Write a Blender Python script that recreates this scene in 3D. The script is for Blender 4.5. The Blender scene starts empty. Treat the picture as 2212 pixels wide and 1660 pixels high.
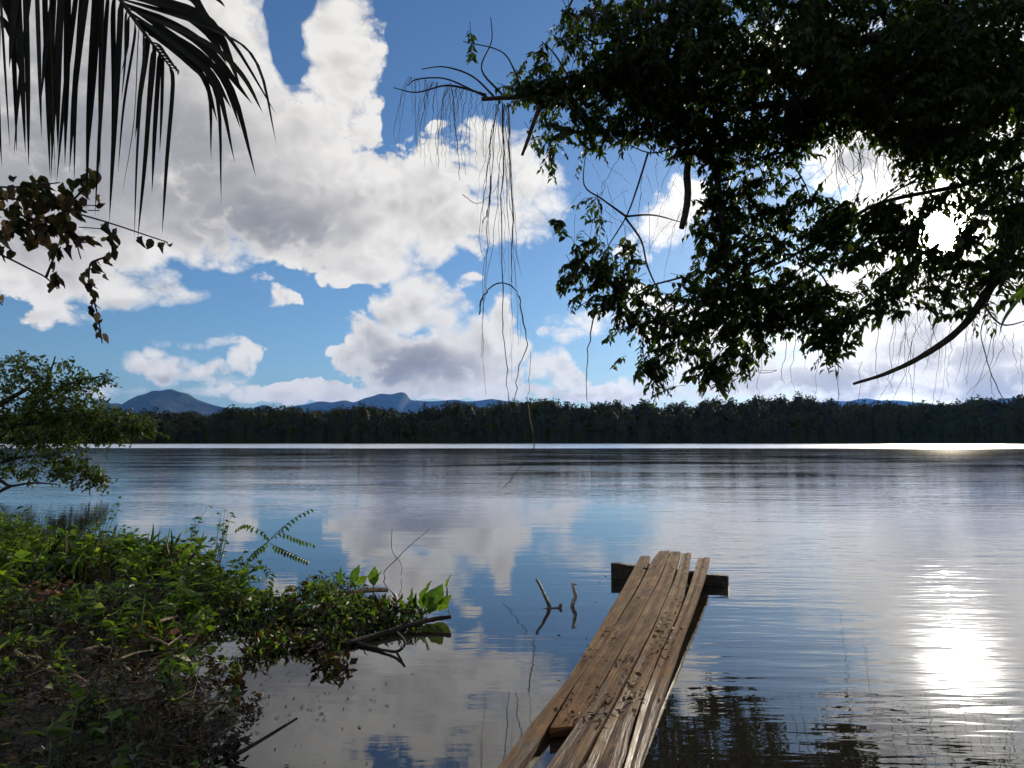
import bpy, math, random
import numpy as np
from mathutils import Vector, Matrix

SC = bpy.context.scene
COL = SC.collection
rng = np.random.default_rng(11)
random.seed(5)

# ---------------------------------------------------------------- camera
FOC, CX, CY, CAMH = 1580.0, 1106.0, 830.0, 1.6
PITCH = math.atan(122.0 / FOC)
cam = bpy.data.cameras.new('camera'); camo = bpy.data.objects.new('camera', cam)
COL.objects.link(camo)
camo.location = (0, 0, CAMH); camo.rotation_euler = (math.pi / 2 + PITCH, 0, 0)
cam.sensor_fit = 'HORIZONTAL'; cam.sensor_width = 36; cam.lens = 36 * FOC / 2212
cam.clip_start = 0.05; cam.clip_end = 60000
SC.camera = camo
CP, SP = math.cos(PITCH), math.sin(PITCH)

def ray(px, py):
    a, b = (px - CX) / FOC, (CY - py) / FOC
    return Vector((a, CP - b * SP, SP + b * CP))
def at(px, py, Y):
    """point of the place seen at a spot of the photograph, Y metres out from the bank"""
    d = ray(px, py); t = Y / d.y
    return Vector((d.x * t, Y, CAMH + d.z * t))
def onz(px, py, z=0.0):
    d = ray(px, py); t = (z - CAMH) / d.z
    return Vector((d.x * t, d.y * t, z))
def proj(P):
    P = np.asarray(P, float)
    x, y, z = P[..., 0], P[..., 1], P[..., 2] - CAMH
    f = y * CP + z * SP; u = -y * SP + z * CP
    f = np.where(f > .01, f, .01)
    return CX + FOC * x / f, CY - FOC * u / f

# ---------------------------------------------------------------- sun, sky
SUND = ray(2030, 492).normalized()
SAZ, SEL = math.atan2(SUND.x, SUND.y), math.asin(SUND.z)
sun = bpy.data.lights.new('sun', 'SUN'); suno = bpy.data.objects.new('sun', sun); COL.objects.link(suno)
sun.energy = 5.0; sun.angle = math.radians(0.53); sun.color = (1.0, .87, .68)
suno.rotation_euler = SUND.to_track_quat('Z', 'Y').to_euler()
suno.location = (20, 30, 30)

world = bpy.data.worlds.new('World'); SC.world = world; world.use_nodes = True
SC.view_settings.view_transform = 'Standard'; SC.view_settings.look = 'None'
SC.view_settings.exposure = 0.0; SC.view_settings.gamma = 1.0; SC.view_settings.use_curve_mapping = False
SC.render.engine = 'CYCLES'
cy = SC.cycles
cy.use_adaptive_sampling = True; cy.adaptive_threshold = 0.03; cy.adaptive_min_samples = 8
cy.use_denoising = True
try: cy.denoiser = 'OPENIMAGEDENOISE'
except Exception: pass
cy.max_bounces = 4; cy.diffuse_bounces = 1; cy.glossy_bounces = 2; cy.transmission_bounces = 3
cy.transparent_max_bounces = 8; cy.volume_bounces = 0
cy.sample_clamp_indirect = 6.0; cy.sample_clamp_direct = 0.0
cy.caustics_reflective = False; cy.caustics_refractive = False
world.cycles.sampling_method = 'MANUAL'; world.cycles.sample_map_resolution = 512

class G:
    """tiny helper for node graphs"""
    def __init__(s, tree): s.t = tree; s.n = tree.nodes; s.l = tree.links
    def put(s, sock, v):
        if v is None: return
        if hasattr(v, 'is_output'): s.l.new(v, sock)
        elif isinstance(v, (tuple, list)) and len(v) == 3 and sock.type == 'RGBA': sock.default_value = (*v, 1)
        else: sock.default_value = v
    def m(s, op, a=None, b=None, c=None, clamp=False):
        n = s.n.new('ShaderNodeMath'); n.operation = op; n.use_clamp = clamp
        for i, v in enumerate((a, b, c)): s.put(n.inputs[i], v)
        return n.outputs[0]
    def v(s, op, a=None, b=None, c=None, scale=None):
        n = s.n.new('ShaderNodeVectorMath'); n.operation = op
        for i, v in enumerate((a, b, c)): s.put(n.inputs[i], v)
        if scale is not None: s.put(n.inputs['Scale'], scale)
        return n.outputs['Value'] if op in ('DOT_PRODUCT', 'LENGTH', 'DISTANCE') else n.outputs['Vector']
    def noise(s, vec, scale, detail=2, rough=.5, lac=2.0, dist=0.0, col=False, dim='3D'):
        n = s.n.new('ShaderNodeTexNoise'); n.noise_dimensions = dim
        s.put(n.inputs['Vector'], vec); s.put(n.inputs['Scale'], scale); n.inputs['Detail'].default_value = detail
        n.inputs['Roughness'].default_value = rough; n.inputs['Lacunarity'].default_value = lac
        n.inputs['Distortion'].default_value = dist
        return n.outputs['Color'] if col else n.outputs['Fac']
    def ss(s, x, a, b, lo=0.0, hi=1.0, lin=False):
        n = s.n.new('ShaderNodeMapRange'); n.interpolation_type = 'LINEAR' if lin else 'SMOOTHSTEP'
        s.put(n.inputs[0], x); s.put(n.inputs[1], a); s.put(n.inputs[2], b); s.put(n.inputs[3], lo); s.put(n.inputs[4], hi)
        return n.outputs[0]
    def mix(s, f, a, b, blend='MIX'):
        n = s.n.new('ShaderNodeMix'); n.data_type = 'RGBA'; n.blend_type = blend
        s.put(n.inputs[0], f); s.put(n.inputs[6], a); s.put(n.inputs[7], b)
        return n.outputs[2]
    def ramp(s, f, stops):
        n = s.n.new('ShaderNodeValToRGB'); s.put(n.inputs[0], f); e = n.color_ramp.elements
        while len(e) < len(stops): e.new(.5)
        for k, (p, c) in zip(e, stops): k.position = p; k.color = (*c, 1)
        return n.outputs[0]

def build_sky():
    g = G(world.node_tree); g.n.clear()
    out = g.n.new('ShaderNodeOutputWorld'); bg = g.n.new('ShaderNodeBackground')
    bg.inputs['Strength'].default_value = 0.1
    g.l.new(bg.outputs[0], out.inputs[0])
    sky = g.n.new('ShaderNodeTexSky'); sky.sky_type = 'NISHITA'; sky.sun_disc = False
    sky.sun_elevation = SEL; sky.sun_rotation = SAZ
    sky.air_density = 1.0; sky.dust_density = 0.3; sky.ozone_density = 3.0
    blue = g.mix(1.0, sky.outputs[0], SKY_TINT, 'MULTIPLY')
    d = g.n.new('ShaderNodeTexCoord').outputs['Generated']
    sep = g.n.new('ShaderNodeSeparateXYZ'); g.l.new(d, sep.inputs[0])
    az = g.m('ARCTAN2', sep.outputs[0], sep.outputs[1]); el = g.m('ARCSINE', sep.outputs[2])
    comb = g.n.new('ShaderNodeCombineXYZ'); g.l.new(az, comb.inputs[0]); g.l.new(el, comb.inputs[1])
    q = comb.outputs[0]
    # wander of the outlines
    w1 = g.noise(d, 13.0, 2, .5, col=True)
    q = g.v('MULTIPLY_ADD', g.v('SUBTRACT', w1, (.5, .5, .5)), (.085, .06, 0), q)
    sq = g.n.new('ShaderNodeSeparateXYZ'); g.l.new(q, sq.inputs[0])
    cq = [g.n.new('ShaderNodeCombineXYZ') for _ in (0, 1)]
    for i in (0, 1):
        for j in (0, 1, 2): g.l.new(sq.outputs[i], cq[i].inputs[j])
    def field(blobs, soft=.25):
        par = []
        for (px, py, rx, ry, w) in blobs:
            c = ray(px, py).normalized(); e = ray(px + rx, py).normalized(); f = ray(px, py - ry).normalized()
            ca, ce = math.atan2(c.x, c.y), math.asin(c.z)
            ra = abs(math.atan2(e.x, e.y) - ca) * 1.16; re = abs(math.asin(f.z) - ce) * 1.16
            par.append((1 / ra, -ca / ra, 1 / re, -ce / re, w))
        while len(par) % 3: par.append((1, 90, 1, 90, 1))
        par.sort(key=lambda t: t[1] / t[0]); k = len(par) // 3; acc = (0, 0, 0)
        for i in range(k):      # three clouds at a time, one per lane
            A = [par[i], par[i + k], par[i + 2 * k]]; col = lambda j, f=1: tuple(f * a[j] for a in A)
            X = g.v('MULTIPLY_ADD', cq[0].outputs[0], col(0), col(1)); Y = g.v('MULTIPLY_ADD', cq[1].outputs[0], col(2), col(3))
            dd = g.v('MULTIPLY_ADD', Y, Y, g.v('MULTIPLY', X, X))
            acc = g.v('MAXIMUM', acc, g.v('MULTIPLY_ADD', dd, col(4, -1), col(4)))
        o = g.n.new('ShaderNodeSeparateXYZ'); g.l.new(acc, o.inputs[0])
        return g.m('SMOOTH_MAX', g.m('SMOOTH_MAX', o.outputs[0], o.outputs[1], soft), o.outputs[2], soft)
    B = field(CLOUDS)
    # beyond the frame the same broken cumulus goes on
    out_az = g.ss(g.m('ABSOLUTE', az), .68, .95); out_el = g.ss(el, .56, .75)
    outm = g.m('MAXIMUM', out_az, out_el)
    low = g.ss(g.noise(d, 2.6, 3, .5), .42, .62)
    B = g.m('MAXIMUM', B, g.m('MULTIPLY', outm, low))
    Hn = field(HOLES); B = g.m('SUBTRACT', B, Hn)
    # cumulus billows: rounded lobes with sharp creases, on top of ragged fractal edges
    squash = g.v('MULTIPLY', d, (1, 1, 1.25))
    f1 = g.noise(squash, 10.0, 7, .62, 2.15)
    puffv = g.v('MULTIPLY_ADD', g.v('SUBTRACT', w1, (.5, .5, .5)), (.035, .035, .035), squash)
    def bil(v, octs):
        acc = None
        for sc_, am in octs:
            t = g.m('ABSOLUTE', g.m('MULTIPLY_ADD', g.noise(v, sc_, 0), 2.0, -1.0))
            acc = g.m('MULTIPLY', t, am) if acc is None else g.m('MULTIPLY_ADD', t, am, acc)
        return acc
    lo = [(17.0, 1.0), (39.0, .6)]
    v1 = bil(puffv, lo); v2 = bil(g.v('ADD', puffv, (SUND.x * .016, 0, .020)), lo); v3 = bil(puffv, [(88.0, .34), (190., .2)])
    v1f = g.m('ADD', v1, v3)
    bite = g.ss(B, -.02, .14, .0, 1.0)
    tex = g.m('MULTIPLY_ADD', g.m('SUBTRACT', v1f, .42), .55, g.m('MULTIPLY', g.m('SUBTRACT', f1, .52), 1.5))
    dens = g.m('MULTIPLY_ADD', tex, bite, B)
    big = g.noise(d, 4.5, 2)
    soft = g.ss(big, .36, .64, .32, .95)
    cov = g.m('POWER', g.ss(dens, .16, soft), .8)
    thick = g.ss(dens, .45, 1.2)
    relief = g.m('SUBTRACT', v1f, v2)
    S = field(SHADES, .1)
    sunang = g.v('DOT_PRODUCT', d, tuple(SUND))
    near = g.ss(sunang, .84, .998)
    dark = g.m('ADD', g.m('MULTIPLY', thick, .22), g.m('MULTIPLY', S, g.ss(dens, .35, .9, .12, .58)))
    dark = g.m('MULTIPLY_ADD', g.m('SUBTRACT', .5, big), .45, dark)
    dark = g.m('MULTIPLY_ADD', g.m('SUBTRACT', .5, f1), .55, dark)
    dark = g.m('MULTIPLY_ADD', g.m('SUBTRACT', relief, .08), g.ss(S, 0, .7, -.42, -.12), dark)
    dark = g.m('MULTIPLY', dark, g.m('MULTIPLY_ADD', near, -.15, 1.0), clamp=True)
    cc = g.ramp(dark, [(0.0, (1.0, .972, .92)), (.25, (.80, .77, .73)), (.55, (.47, .465, .465)), (1.0, (.21, .22, .25))])
    lum = g.m('MULTIPLY_ADD', near, CLOUD_NEAR, CLOUD_LUM)
    cloud = g.v('SCALE', cc, scale=lum)
    col = g.mix(cov, blue, cloud)
    # the sun itself shining through thin cloud
    t = g.m('SUBTRACT', 1.0, sunang)
    core = g.m('POWER', 2.718, g.m('MULTIPLY', t, -1 / .00030))
    halo = g.m('POWER', 2.718, g.m('MULTIPLY', t, -1 / .0022))
    wide = g.m('POWER', 2.718, g.m('MULTIPLY', t, -1 / .03))
    glow = g.m('MULTIPLY_ADD', core, 300.0, g.m('MULTIPLY_ADD', halo, 8.0, g.m('MULTIPLY', wide, 1.5)))
    col = g.v('ADD', col, g.v('SCALE', (1.0, .95, .86), scale=glow))
    g.l.new(col, bg.inputs['Color'])

SKY_TINT = (.72, .90, 1.08)
CLOUD_LUM, CLOUD_NEAR = 9.0, 4.0
CLOUDS = [
 (60,60,280,240,1.1),(0,330,280,280,1.1),(200,220,320,280,1.2),(340,120,230,260,1.1),(490,60,130,200,1.1),(560,200,110,100,1.0),(690,120,60,120,.7),(450,280,240,200,1.1),
 (630,310,170,150,1),(735,40,100,110,.9),(745,160,95,120,.95),(705,265,110,100,.9),(300,470,320,140,1.1),(90,520,260,120,1),
 (560,440,280,150,1.2),(760,430,210,120,1.1),(900,430,200,120,1.05),(960,350,110,75,.8),(1060,360,130,95,.9),(1140,410,90,100,.95),
 (1080,480,130,75,.9),(950,510,150,80,.9),(790,560,160,60,.85),(170,610,240,70,.9),(340,620,140,45,.8),(120,690,130,42,.75),
 (350,790,105,42,1.0),(280,780,55,40,.95),(330,756,30,26,.8),(420,800,50,30,.8),(455,735,150,16,.50),(535,752,40,30,.48),(512,785,46,36,.50),(480,815,60,34,.52),(530,848,130,24,.6),
 (615,648,60,26,.58),(565,610,55,18,.55),(430,572,80,22,.75),
 (905,660,105,80,1.15),(880,625,55,45,.9),(950,650,60,50,.9),(800,740,110,70,.95),(900,790,170,75,1.1),(1010,760,120,80,1),(1085,695,50,66,1.05),(1110,750,50,50,.9),(1060,790,90,70,.95),(735,722,50,28,.7),(850,640,70,40,.7),(1015,620,38,20,.6),
 (1205,795,60,60,1.0),(1245,815,45,45,.9),(1180,765,36,26,.6),
 (1430,490,80,60,.9),(1385,535,60,36,.7),(1490,440,60,60,.8),(1290,690,90,34,.7),(1370,660,80,44,.7),(1235,715,60,22,.55),
 (1620,740,250,120,1),(1900,700,280,180,1),(2110,600,230,220,1),(2170,790,220,120,1),(1750,825,320,55,.9),(1450,830,150,38,.7),(1320,845,80,26,.6),
 (2000,440,220,170,.9),(1850,330,220,90,.8),(1480,700,110,50,.7),(2150,250,200,200,.9),(1700,100,200,90,.7),
 (700,856,230,22,.7),(250,850,120,18,.55),(1330,846,110,30,.85),(1180,850,90,26,.8),(1470,838,100,36,.85),(950,845,200,26,.8),(1900,850,500,24,.8),
]
HOLES = [(420,600,110,26,.5),(560,690,200,36,.7),(800,620,60,22,.4),(980,580,60,30,.5),(640,100,42,100,1.1),(630,10,48,70,.9),(905,140,60,130,.8),(650,710,130,40,.5),(1280,600,60,80,.6),(560,640,40,20,.5)]
SHADES = [(560,500,210,75,1),(330,330,330,200,.75),(100,430,240,170,.75),(240,80,280,160,.5),(620,300,110,70,.3),(330,650,120,22,.5),(880,790,190,60,.95),(790,715,70,60,.55),(1000,700,60,40,.3),(640,668,50,16,.9),(370,815,80,24,.7),(1000,800,90,40,.5),
          (1850,830,480,50,1.0),(1270,770,60,40,.5),(2150,830,220,50,1.0),(700,470,120,60,.5),(900,470,120,40,.25),(2060,760,220,50,1.0),(1930,690,70,30,.5),(1700,800,160,40,.5),(2160,680,60,40,.4),(1860,340,120,60,1.0),(1980,720,90,22,.7),(2130,620,70,24,.6),(1600,780,120,26,.6),(1420,850,90,14,.6),(1230,850,60,12,.6),(1480,560,40,20,.4),(200,650,160,25,.4)]
build_sky()

# ---------------------------------------------------------------- mesh helpers
def tag(o, label=None, cat=None, group=None, kind=None):
    if label: o['label'] = label
    if cat: o['category'] = cat
    if group: o['group'] = group
    if kind: o['kind'] = kind
    return o
def link(name, data, parent=None):
    o = bpy.data.objects.new(name, data); COL.objects.link(o)
    if parent is not None: o.parent = parent
    return o
def empty(name, loc, label, cat, group=None):
    o = link(name, None); o.location = loc; o.empty_display_size = .1
    return tag(o, label, cat, group)

class MB:
    def __init__(s): s.v = []; s.f = []; s.a = []
    def add(s, vs, fs):
        k = len(s.v); s.v += [tuple(x) for x in vs]; s.f += [tuple(i + k for i in f) for f in fs]; return s
    def tube(s, pts, rad, n=6, wob=0.0, cap=True):
        pts = [Vector(p) for p in pts]
        if not hasattr(rad, '__len__'): rad = [rad] * len(pts)
        if len(rad) == 2 and len(pts) > 2: rad = [rad[0] + (rad[1] - rad[0]) * i / (len(pts) - 1) for i in range(len(pts))]
        k = len(s.v); up = Vector((.3, .2, 1)); 
        for i, p in enumerate(pts):
            t = (pts[min(i + 1, len(pts) - 1)] - pts[max(i - 1, 0)])
            t = t.normalized() if t.length > 1e-9 else Vector((0, 0, 1))
            if abs(t.dot(up.normalized())) > .95: up = Vector((1, .1, .2))
            a = t.cross(up).normalized(); b = t.cross(a); 
            for j in range(n):
                an = 2 * math.pi * j / n; r = rad[i] * (1 + wob * (random.random() - .5) * 2)
                s.v.append(tuple(p + a * math.cos(an) * r + b * math.sin(an) * r))
        for i in range(len(pts) - 1):
            for j in range(n):
                q = k + i * n + j; w = k + i * n + (j + 1) % n
                s.f.append((q, w, w + n, q + n))
        if cap:
            s.f.append(tuple(k + j for j in reversed(range(n)))); e = k + (len(pts) - 1) * n
            s.f.append(tuple(e + j for j in range(n)))
        return s
    def mesh(s, name, mat, smooth=True, base=(0, 0, 0)):
        me = bpy.data.meshes.new(name)
        b = Vector(base)
        me.from_pydata([tuple(Vector(v) - b) for v in s.v], [], s.f)
        if smooth: me.polygons.foreach_set('use_smooth', [True] * len(me.polygons))
        me.materials.append(mat); me.update(); return me
    def build(s, name, mat, parent=None, smooth=True):
        base = parent_loc(parent)
        return link(name, s.mesh(name, mat, smooth, base), parent)

def parent_loc(p):
    b = Vector((0, 0, 0))
    while p is not None: b += p.location; p = p.parent
    return b

def spline(pts, n=6):
    """Catmull-Rom through pts"""
    P = [np.array(p, float) for p in pts]; P = [2 * P[0] - P[1]] + P + [2 * P[-1] - P[-2]]
    out = []
    for i in range(1, len(P) - 2):
        for k in range(n):
            t = k / n
            out.append(.5 * (2 * P[i] + (P[i + 1] - P[i - 1]) * t + (2 * P[i - 1] - 5 * P[i] + 4 * P[i + 1] - P[i + 2]) * t * t + (3 * P[i] - P[i - 1] - 3 * P[i + 1] + P[i + 2]) * t ** 3))
    out.append(P[-2]); return [Vector(p) for p in out]

def npmesh(name, V, F, mat, attr=None, smooth=False):
    """V (n,3), F (m,k) with constant k; attr = per-vertex float 'vary'"""
    me = bpy.data.meshes.new(name); V = np.ascontiguousarray(V, np.float32); F = np.ascontiguousarray(F, np.int32)
    k = F.shape[1]
    me.vertices.add(len(V)); me.vertices.foreach_set('co', V.ravel())
    me.loops.add(F.size); me.loops.foreach_set('vertex_index', F.ravel())
    me.polygons.add(len(F)); me.polygons.foreach_set('loop_start', np.arange(0, F.size, k, dtype=np.int32))
    if smooth: me.polygons.foreach_set('use_smooth', np.ones(len(F), bool))
    if attr is not None:
        a = me.attributes.new('vary', 'FLOAT', 'POINT'); a.data.foreach_set('value', np.ascontiguousarray(attr, np.float32))
    me.materials.append(mat); me.update(calc_edges=True); return me

# leaf outlines: x across, y along, z off the blade
def leaf_shape(wid, fold=.25, curl=.15):
    ys = [0, .22, .5, .78, 1.0]; V = [(0, 0, 0)]; F = []
    for y, w in zip(ys[1:4], wid): V += [(-w, y, fold * w), (0, y, -curl * 0), (w, y, fold * w)]
    V.append((0, 1, 0)); V = [(x, y, z - curl * y * y) for x, y, z in V]
    F = [(0, 2, 1), (0, 3, 2), (1, 2, 5), (1, 5, 4), (2, 3, 6), (2, 6, 5), (4, 5, 8), (4, 8, 7), (5, 6, 9), (5, 9, 8), (7, 8, 10), (8, 9, 10)]
    return np.array(V, float), np.array(F)
def leaf_fine(wid, fold=.25, curl=.2, wave=.05, twist=.3):
    k = len(wid); V = [(0, 0, 0)]; F = []
    for i, w in enumerate(wid):
        y = (i + 1) / (k + 1); a = twist * (y - .5); c, s_ = math.cos(a), math.sin(a); ww = wave * math.sin(i * 2.3)
        for x in (-w, 0, w):
            z = fold * abs(x) + (ww if x else 0); V.append((x * c - z * s_, y, x * s_ + z * c - curl * y * y))
    V.append((0, 1, -curl)); n = len(V) - 1; F += [(0, 2, 1), (0, 3, 2)]
    for i in range(k - 1):
        b = 1 + 3 * i
        for j in (0, 1): F += [(b + j, b + j + 1, b + j + 4), (b + j, b + j + 4, b + j + 3)]
    b = 1 + 3 * (k - 1); F += [(b, b + 1, n), (b + 1, b + 2, n)]
    return np.array(V, float), np.array(F)
EGG = (.20, .34, .42, .43, .38, .28, .15)
LEAF = leaf_shape((.30, .42, .26))
OVAL = leaf_fine(EGG, .3, .3)
LANCE = leaf_shape((.16, .20, .12), .3, .25)
DIAMOND = (np.array([(0, 0, 0), (-.42, .45, .09), (0, .45, -.03), (.42, .45, .09), (0, 1, -.12)], float), np.array([(0, 2, 1), (0, 3, 2), (1, 2, 4), (2, 3, 4)]))
def unit(a): return a / np.maximum(np.linalg.norm(a, axis=-1, keepdims=True), 1e-9)
def leaf_cloud(P, D, N, L, W, shape=DIAMOND):
    """many leaves as one vertex/face array. D along, N blade normal (made square), L length, W width scale"""
    D = unit(D); S = unit(np.cross(D, N)); N = np.cross(S, D)
    T, F = shape
    V = P[:, None] + S[:, None] * (T[None, :, 0:1] * W[:, None, None]) + D[:, None] * (T[None, :, 1:2] * L[:, None, None]) + N[:, None] * (T[None, :, 2:3] * L[:, None, None])
    n = len(T); FF = F[None] + (np.arange(len(P)) * n)[:, None, None]
    return V.reshape(-1, 3), FF.reshape(-1, 3)
def rdir(n): return unit(rng.normal(size=(n, 3)))
def leaf_matrix(p, d, nrm, L, W):
    d = Vector(d).normalized(); s = d.cross(Vector(nrm))
    s = s.normalized() if s.length > 1e-6 else d.orthogonal().normalized()
    n = s.cross(d)
    return Matrix(((s.x * W, d.x * L, n.x * L, p[0]), (s.y * W, d.y * L, n.y * L, p[1]), (s.z * W, d.z * L, n.z * L, p[2]), (0, 0, 0, 1)))
def leaf_mesh(name, shape, mat):
    me = npmesh(name, shape[0], shape[1], mat, smooth=True); return me
def put_leaf(me, parent, p, d, nrm, L, W, name='leaf'):
    o = link(name, me, parent); o.matrix_basis = leaf_matrix(Vector(p) - parent_loc(parent), d, nrm, L, W); return o

# ---------------------------------------------------------------- materials
def mat(name):
    m = bpy.data.materials.new(name); m.use_nodes = True; g = G(m.node_tree); g.n.clear()
    out = g.n.new('ShaderNodeOutputMaterial'); return m, g, out
def principled(g, base, rough=.7, spec=.5, bump=None, bstr=.3, bdist=.02, metal=0.0):
    p = g.n.new('ShaderNodeBsdfPrincipled'); g.put(p.inputs['Base Color'], base); g.put(p.inputs['Roughness'], rough)
    p.inputs['Specular IOR Level'].default_value = spec
    if bump is not None:
        b = g.n.new('ShaderNodeBump'); b.inputs['Strength'].default_value = bstr; b.inputs['Distance'].default_value = bdist
        g.put(b.inputs['Height'], bump); g.l.new(b.outputs[0], p.inputs['Normal'])
    return p
def leaf_mat(name, stops, trans=.35, rough=.45, per='attr', tint=(1.15, 1.25, .55), spec=.4):
    m, g, out = mat(name)
    if per == 'attr':
        a = g.n.new('ShaderNodeAttribute'); a.attribute_name = 'vary'; f = a.outputs['Fac']
    else: f = g.n.new('ShaderNodeObjectInfo').outputs['Random']
    c = g.ramp(f, stops)
    pos = g.n.new('ShaderNodeNewGeometry').outputs['Position']
    c = g.mix(g.ss(g.noise(pos, 35, 2, .6), .35, .7), c, g.mix(1.0, c, (.6, .58, .5), 'MULTIPLY'))
    p = principled(g, c, rough, spec)
    tr = g.n.new('ShaderNodeBsdfTranslucent'); g.l.new(g.mix(1.0, c, tint, 'MULTIPLY'), tr.inputs[0])
    mx = g.n.new('ShaderNodeMixShader'); mx.inputs[0].default_value = trans
    g.l.new(p.outputs[0], mx.inputs[1]); g.l.new(tr.outputs[0], mx.inputs[2]); g.l.new(mx.outputs[0], out.inputs[0]); return m
def wood_mat(name, dark, light, scale=18, rough=.8, bstr=.5):
    m, g, out = mat(name); pos = g.n.new('ShaderNodeNewGeometry').outputs['Position']
    n = g.noise(pos, scale, 5, .65); n2 = g.noise(pos, scale * .2, 3, .5)
    c = g.mix(g.ss(g.m('ADD', g.m('MULTIPLY', n, .7), g.m('MULTIPLY', n2, .3)), .38, .62), dark, light)
    p = principled(g, c, rough, .3, n, bstr, .02); g.l.new(p.outputs[0], out.inputs[0]); return m
# ================================================================ SETTING
def interp(y, ys, xs): return np.interp(y, ys, xs)
SH_Y = [-5, 1.6, 2.4, 3.5, 4.6, 5.6, 6.6, 8, 9.5, 11, 14, 20, 30, 60, 120, 250, 500]
SH_X = [9., 4.0, -.35, -1.5, -2.0, -2.35, -2.6, -2.95, -4.0, -7.6, -11., -15.5, -23, -52, -115, -250, -520]
RH_X = [-9, 1.5, 3.3, 4.0, 4.8, 5.6, 6.3, 7.3, 8.2, 9.3, 12., 17, 26, 52, 110, 250, 520]
def shore_far(x): return 400 + 10 * np.sin(x * .013 + 1) + 5 * np.sin(x * .041) - 0.00012 * x * x
def inland(X, Y):
    """metres inland (positive on land) from the nearest bit of shoreline"""
    wl = .25 * np.sin(Y * 1.9) + .15 * np.sin(Y * 4.3 + 1)
    left = (interp(Y, SH_Y, SH_X) + np.where(Y < 40, wl, 0) - X) * .8
    right = (X - interp(Y, SH_Y, RH_X)) * .8
    far = Y - shore_far(X)
    near = 1.7 - Y + .15 * np.sin(X * 2.3)
    return np.maximum(np.maximum(left, right), np.maximum(far, near))
def land_z(X, Y):
    d = inland(X, Y)
    z = np.where(d > 0, .01 + .16 * (1 - np.exp(-d / 1.4)) + .02 * np.minimum(d, 60), np.maximum(-.9, d * .33))
    z = z + np.where(d > 0, .05 * np.sin(X * 3.1 + 1) * np.sin(Y * 2.7) * np.clip(d, 0, 1), 0)
    return z
def axis(n, a, far, c=0.0):
    t = np.linspace(-1, 1, n); k = math.asinh(far / a); return c + a * np.sinh(k * t)
gx = axis(281, 2.6, 21000, -2.0); gy = np.concatenate([-axis(60, 2.0, 4000)[30:][::-1], axis(440, 3.2, 21000)[220:]]) ; gy = np.unique(np.round(gy, 4))
XX, YY = np.meshgrid(gx, gy); ZZ = land_z(XX, YY)
V = np.stack([XX, YY, ZZ], -1).reshape(-1, 3); nx_, ny_ = len(gx), len(gy)
I = np.arange(nx_ * ny_).reshape(ny_, nx_); F = np.stack([I[:-1, :-1], I[:-1, 1:], I[1:, 1:], I[1:, :-1]], -1).reshape(-1, 4)
m_ground, g, out = mat('muddy_ground'); pos = g.n.new('ShaderNodeNewGeometry').outputs['Position']
n1 = g.noise(pos, 6, 6, .65); n2 = g.noise(pos, 40, 4, .6)
c = g.ramp(n1, [(.3, (.010, .008, .005)), (.55, (.024, .018, .011)), (.75, (.045, .034, .022))])
p = principled(g, g.mix(g.ss(n2, .5, .7), c, (.03, .04, .015)), .75, .4, g.m('ADD', n1, n2), .6, .03); g.l.new(p.outputs[0], out.inputs[0])
tag(link('ground', npmesh('ground', V, F, m_ground, smooth=True)), kind='structure')

# ---- lake
m_water, g, out = mat('lake_water')
pos = g.n.new('ShaderNodeNewGeometry').outputs['Position']
sp = g.n.new('ShaderNodeSeparateXYZ'); g.l.new(pos, sp.inputs[0])
dist = g.v('LENGTH', pos)
def mapped(scale, rot):
    n = g.n.new('ShaderNodeMapping'); g.l.new(pos, n.inputs[0]); n.inputs['Scale'].default_value = scale; n.inputs['Rotation'].default_value = (0, 0, math.radians(rot)); return n.outputs[0]
# ripples arrive from the open lake on the right, the shore side lies calm
ripA = g.noise(mapped((.6, 3.2, 1), 14), 1.0, 2, .45, dist=.3)
ripB = g.noise(mapped((1.9, 8.5, 1), 19), 1.0, 2, .5, dist=.4)
swell = g.noise(mapped((.10, .38, 1), 8), 1.0, 2, .5)
side = g.ss(g.m('SUBTRACT', sp.outputs[0], g.m('MULTIPLY', sp.outputs[1], .10)), -1.2, 2.2, .22, 1.0)
mid = g.ss(dist, 8, 24, 0.0, 1.25)
patch = g.ss(g.noise(mapped((.05, .16, 1), 5), 1.0, 3, .55), .38, .62, .35, 1.15)
amp = g.m('MULTIPLY', g.m('MAXIMUM', side, mid), patch)
h = g.m('ADD', g.m('MULTIPLY', g.m('ADD', g.m('MULTIPLY', ripA, .0080), g.m('MULTIPLY', ripB, .0042)), amp), g.m('MULTIPLY', swell, .010))
bm_ = g.n.new('ShaderNodeBump'); bm_.inputs['Strength'].default_value = 1.0; bm_.inputs['Distance'].default_value = 1.0; g.l.new(h, bm_.inputs['Height'])
# wind-ruffled streak along the far shore
edge = g.m('MULTIPLY_ADD', g.noise(mapped((.012, .03, 1), 0), 1.0, 3, .5), 70, g.m('SUBTRACT', sp.outputs[1], 35))
ruf = g.ss(edge, 135, 165)
rough = g.m('MULTIPLY_ADD', ruf, .22, g.ss(dist, 15, 130, .012, .05))
gl = g.n.new('ShaderNodeBsdfGlossy'); g.put(gl.inputs['Color'], (1, 1, 1)); g.l.new(rough, gl.inputs['Roughness']); g.l.new(bm_.outputs[0], gl.inputs['Normal'])
df = g.n.new('ShaderNodeBsdfDiffuse'); df.inputs[0].default_value = (.030, .027, .021, 1)
trn = g.n.new('ShaderNodeBsdfTransparent'); trn.inputs[0].default_value = (.34, .29, .20, 1)
body = g.n.new('ShaderNodeMixShader'); body.inputs[0].default_value = .62
g.l.new(trn.outputs[0], body.inputs[1]); g.l.new(df.outputs[0], body.inputs[2])
fr = g.n.new('ShaderNodeFresnel'); fr.inputs[0].default_value = 1.68; g.l.new(bm_.outputs[0], fr.inputs['Normal'])
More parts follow.
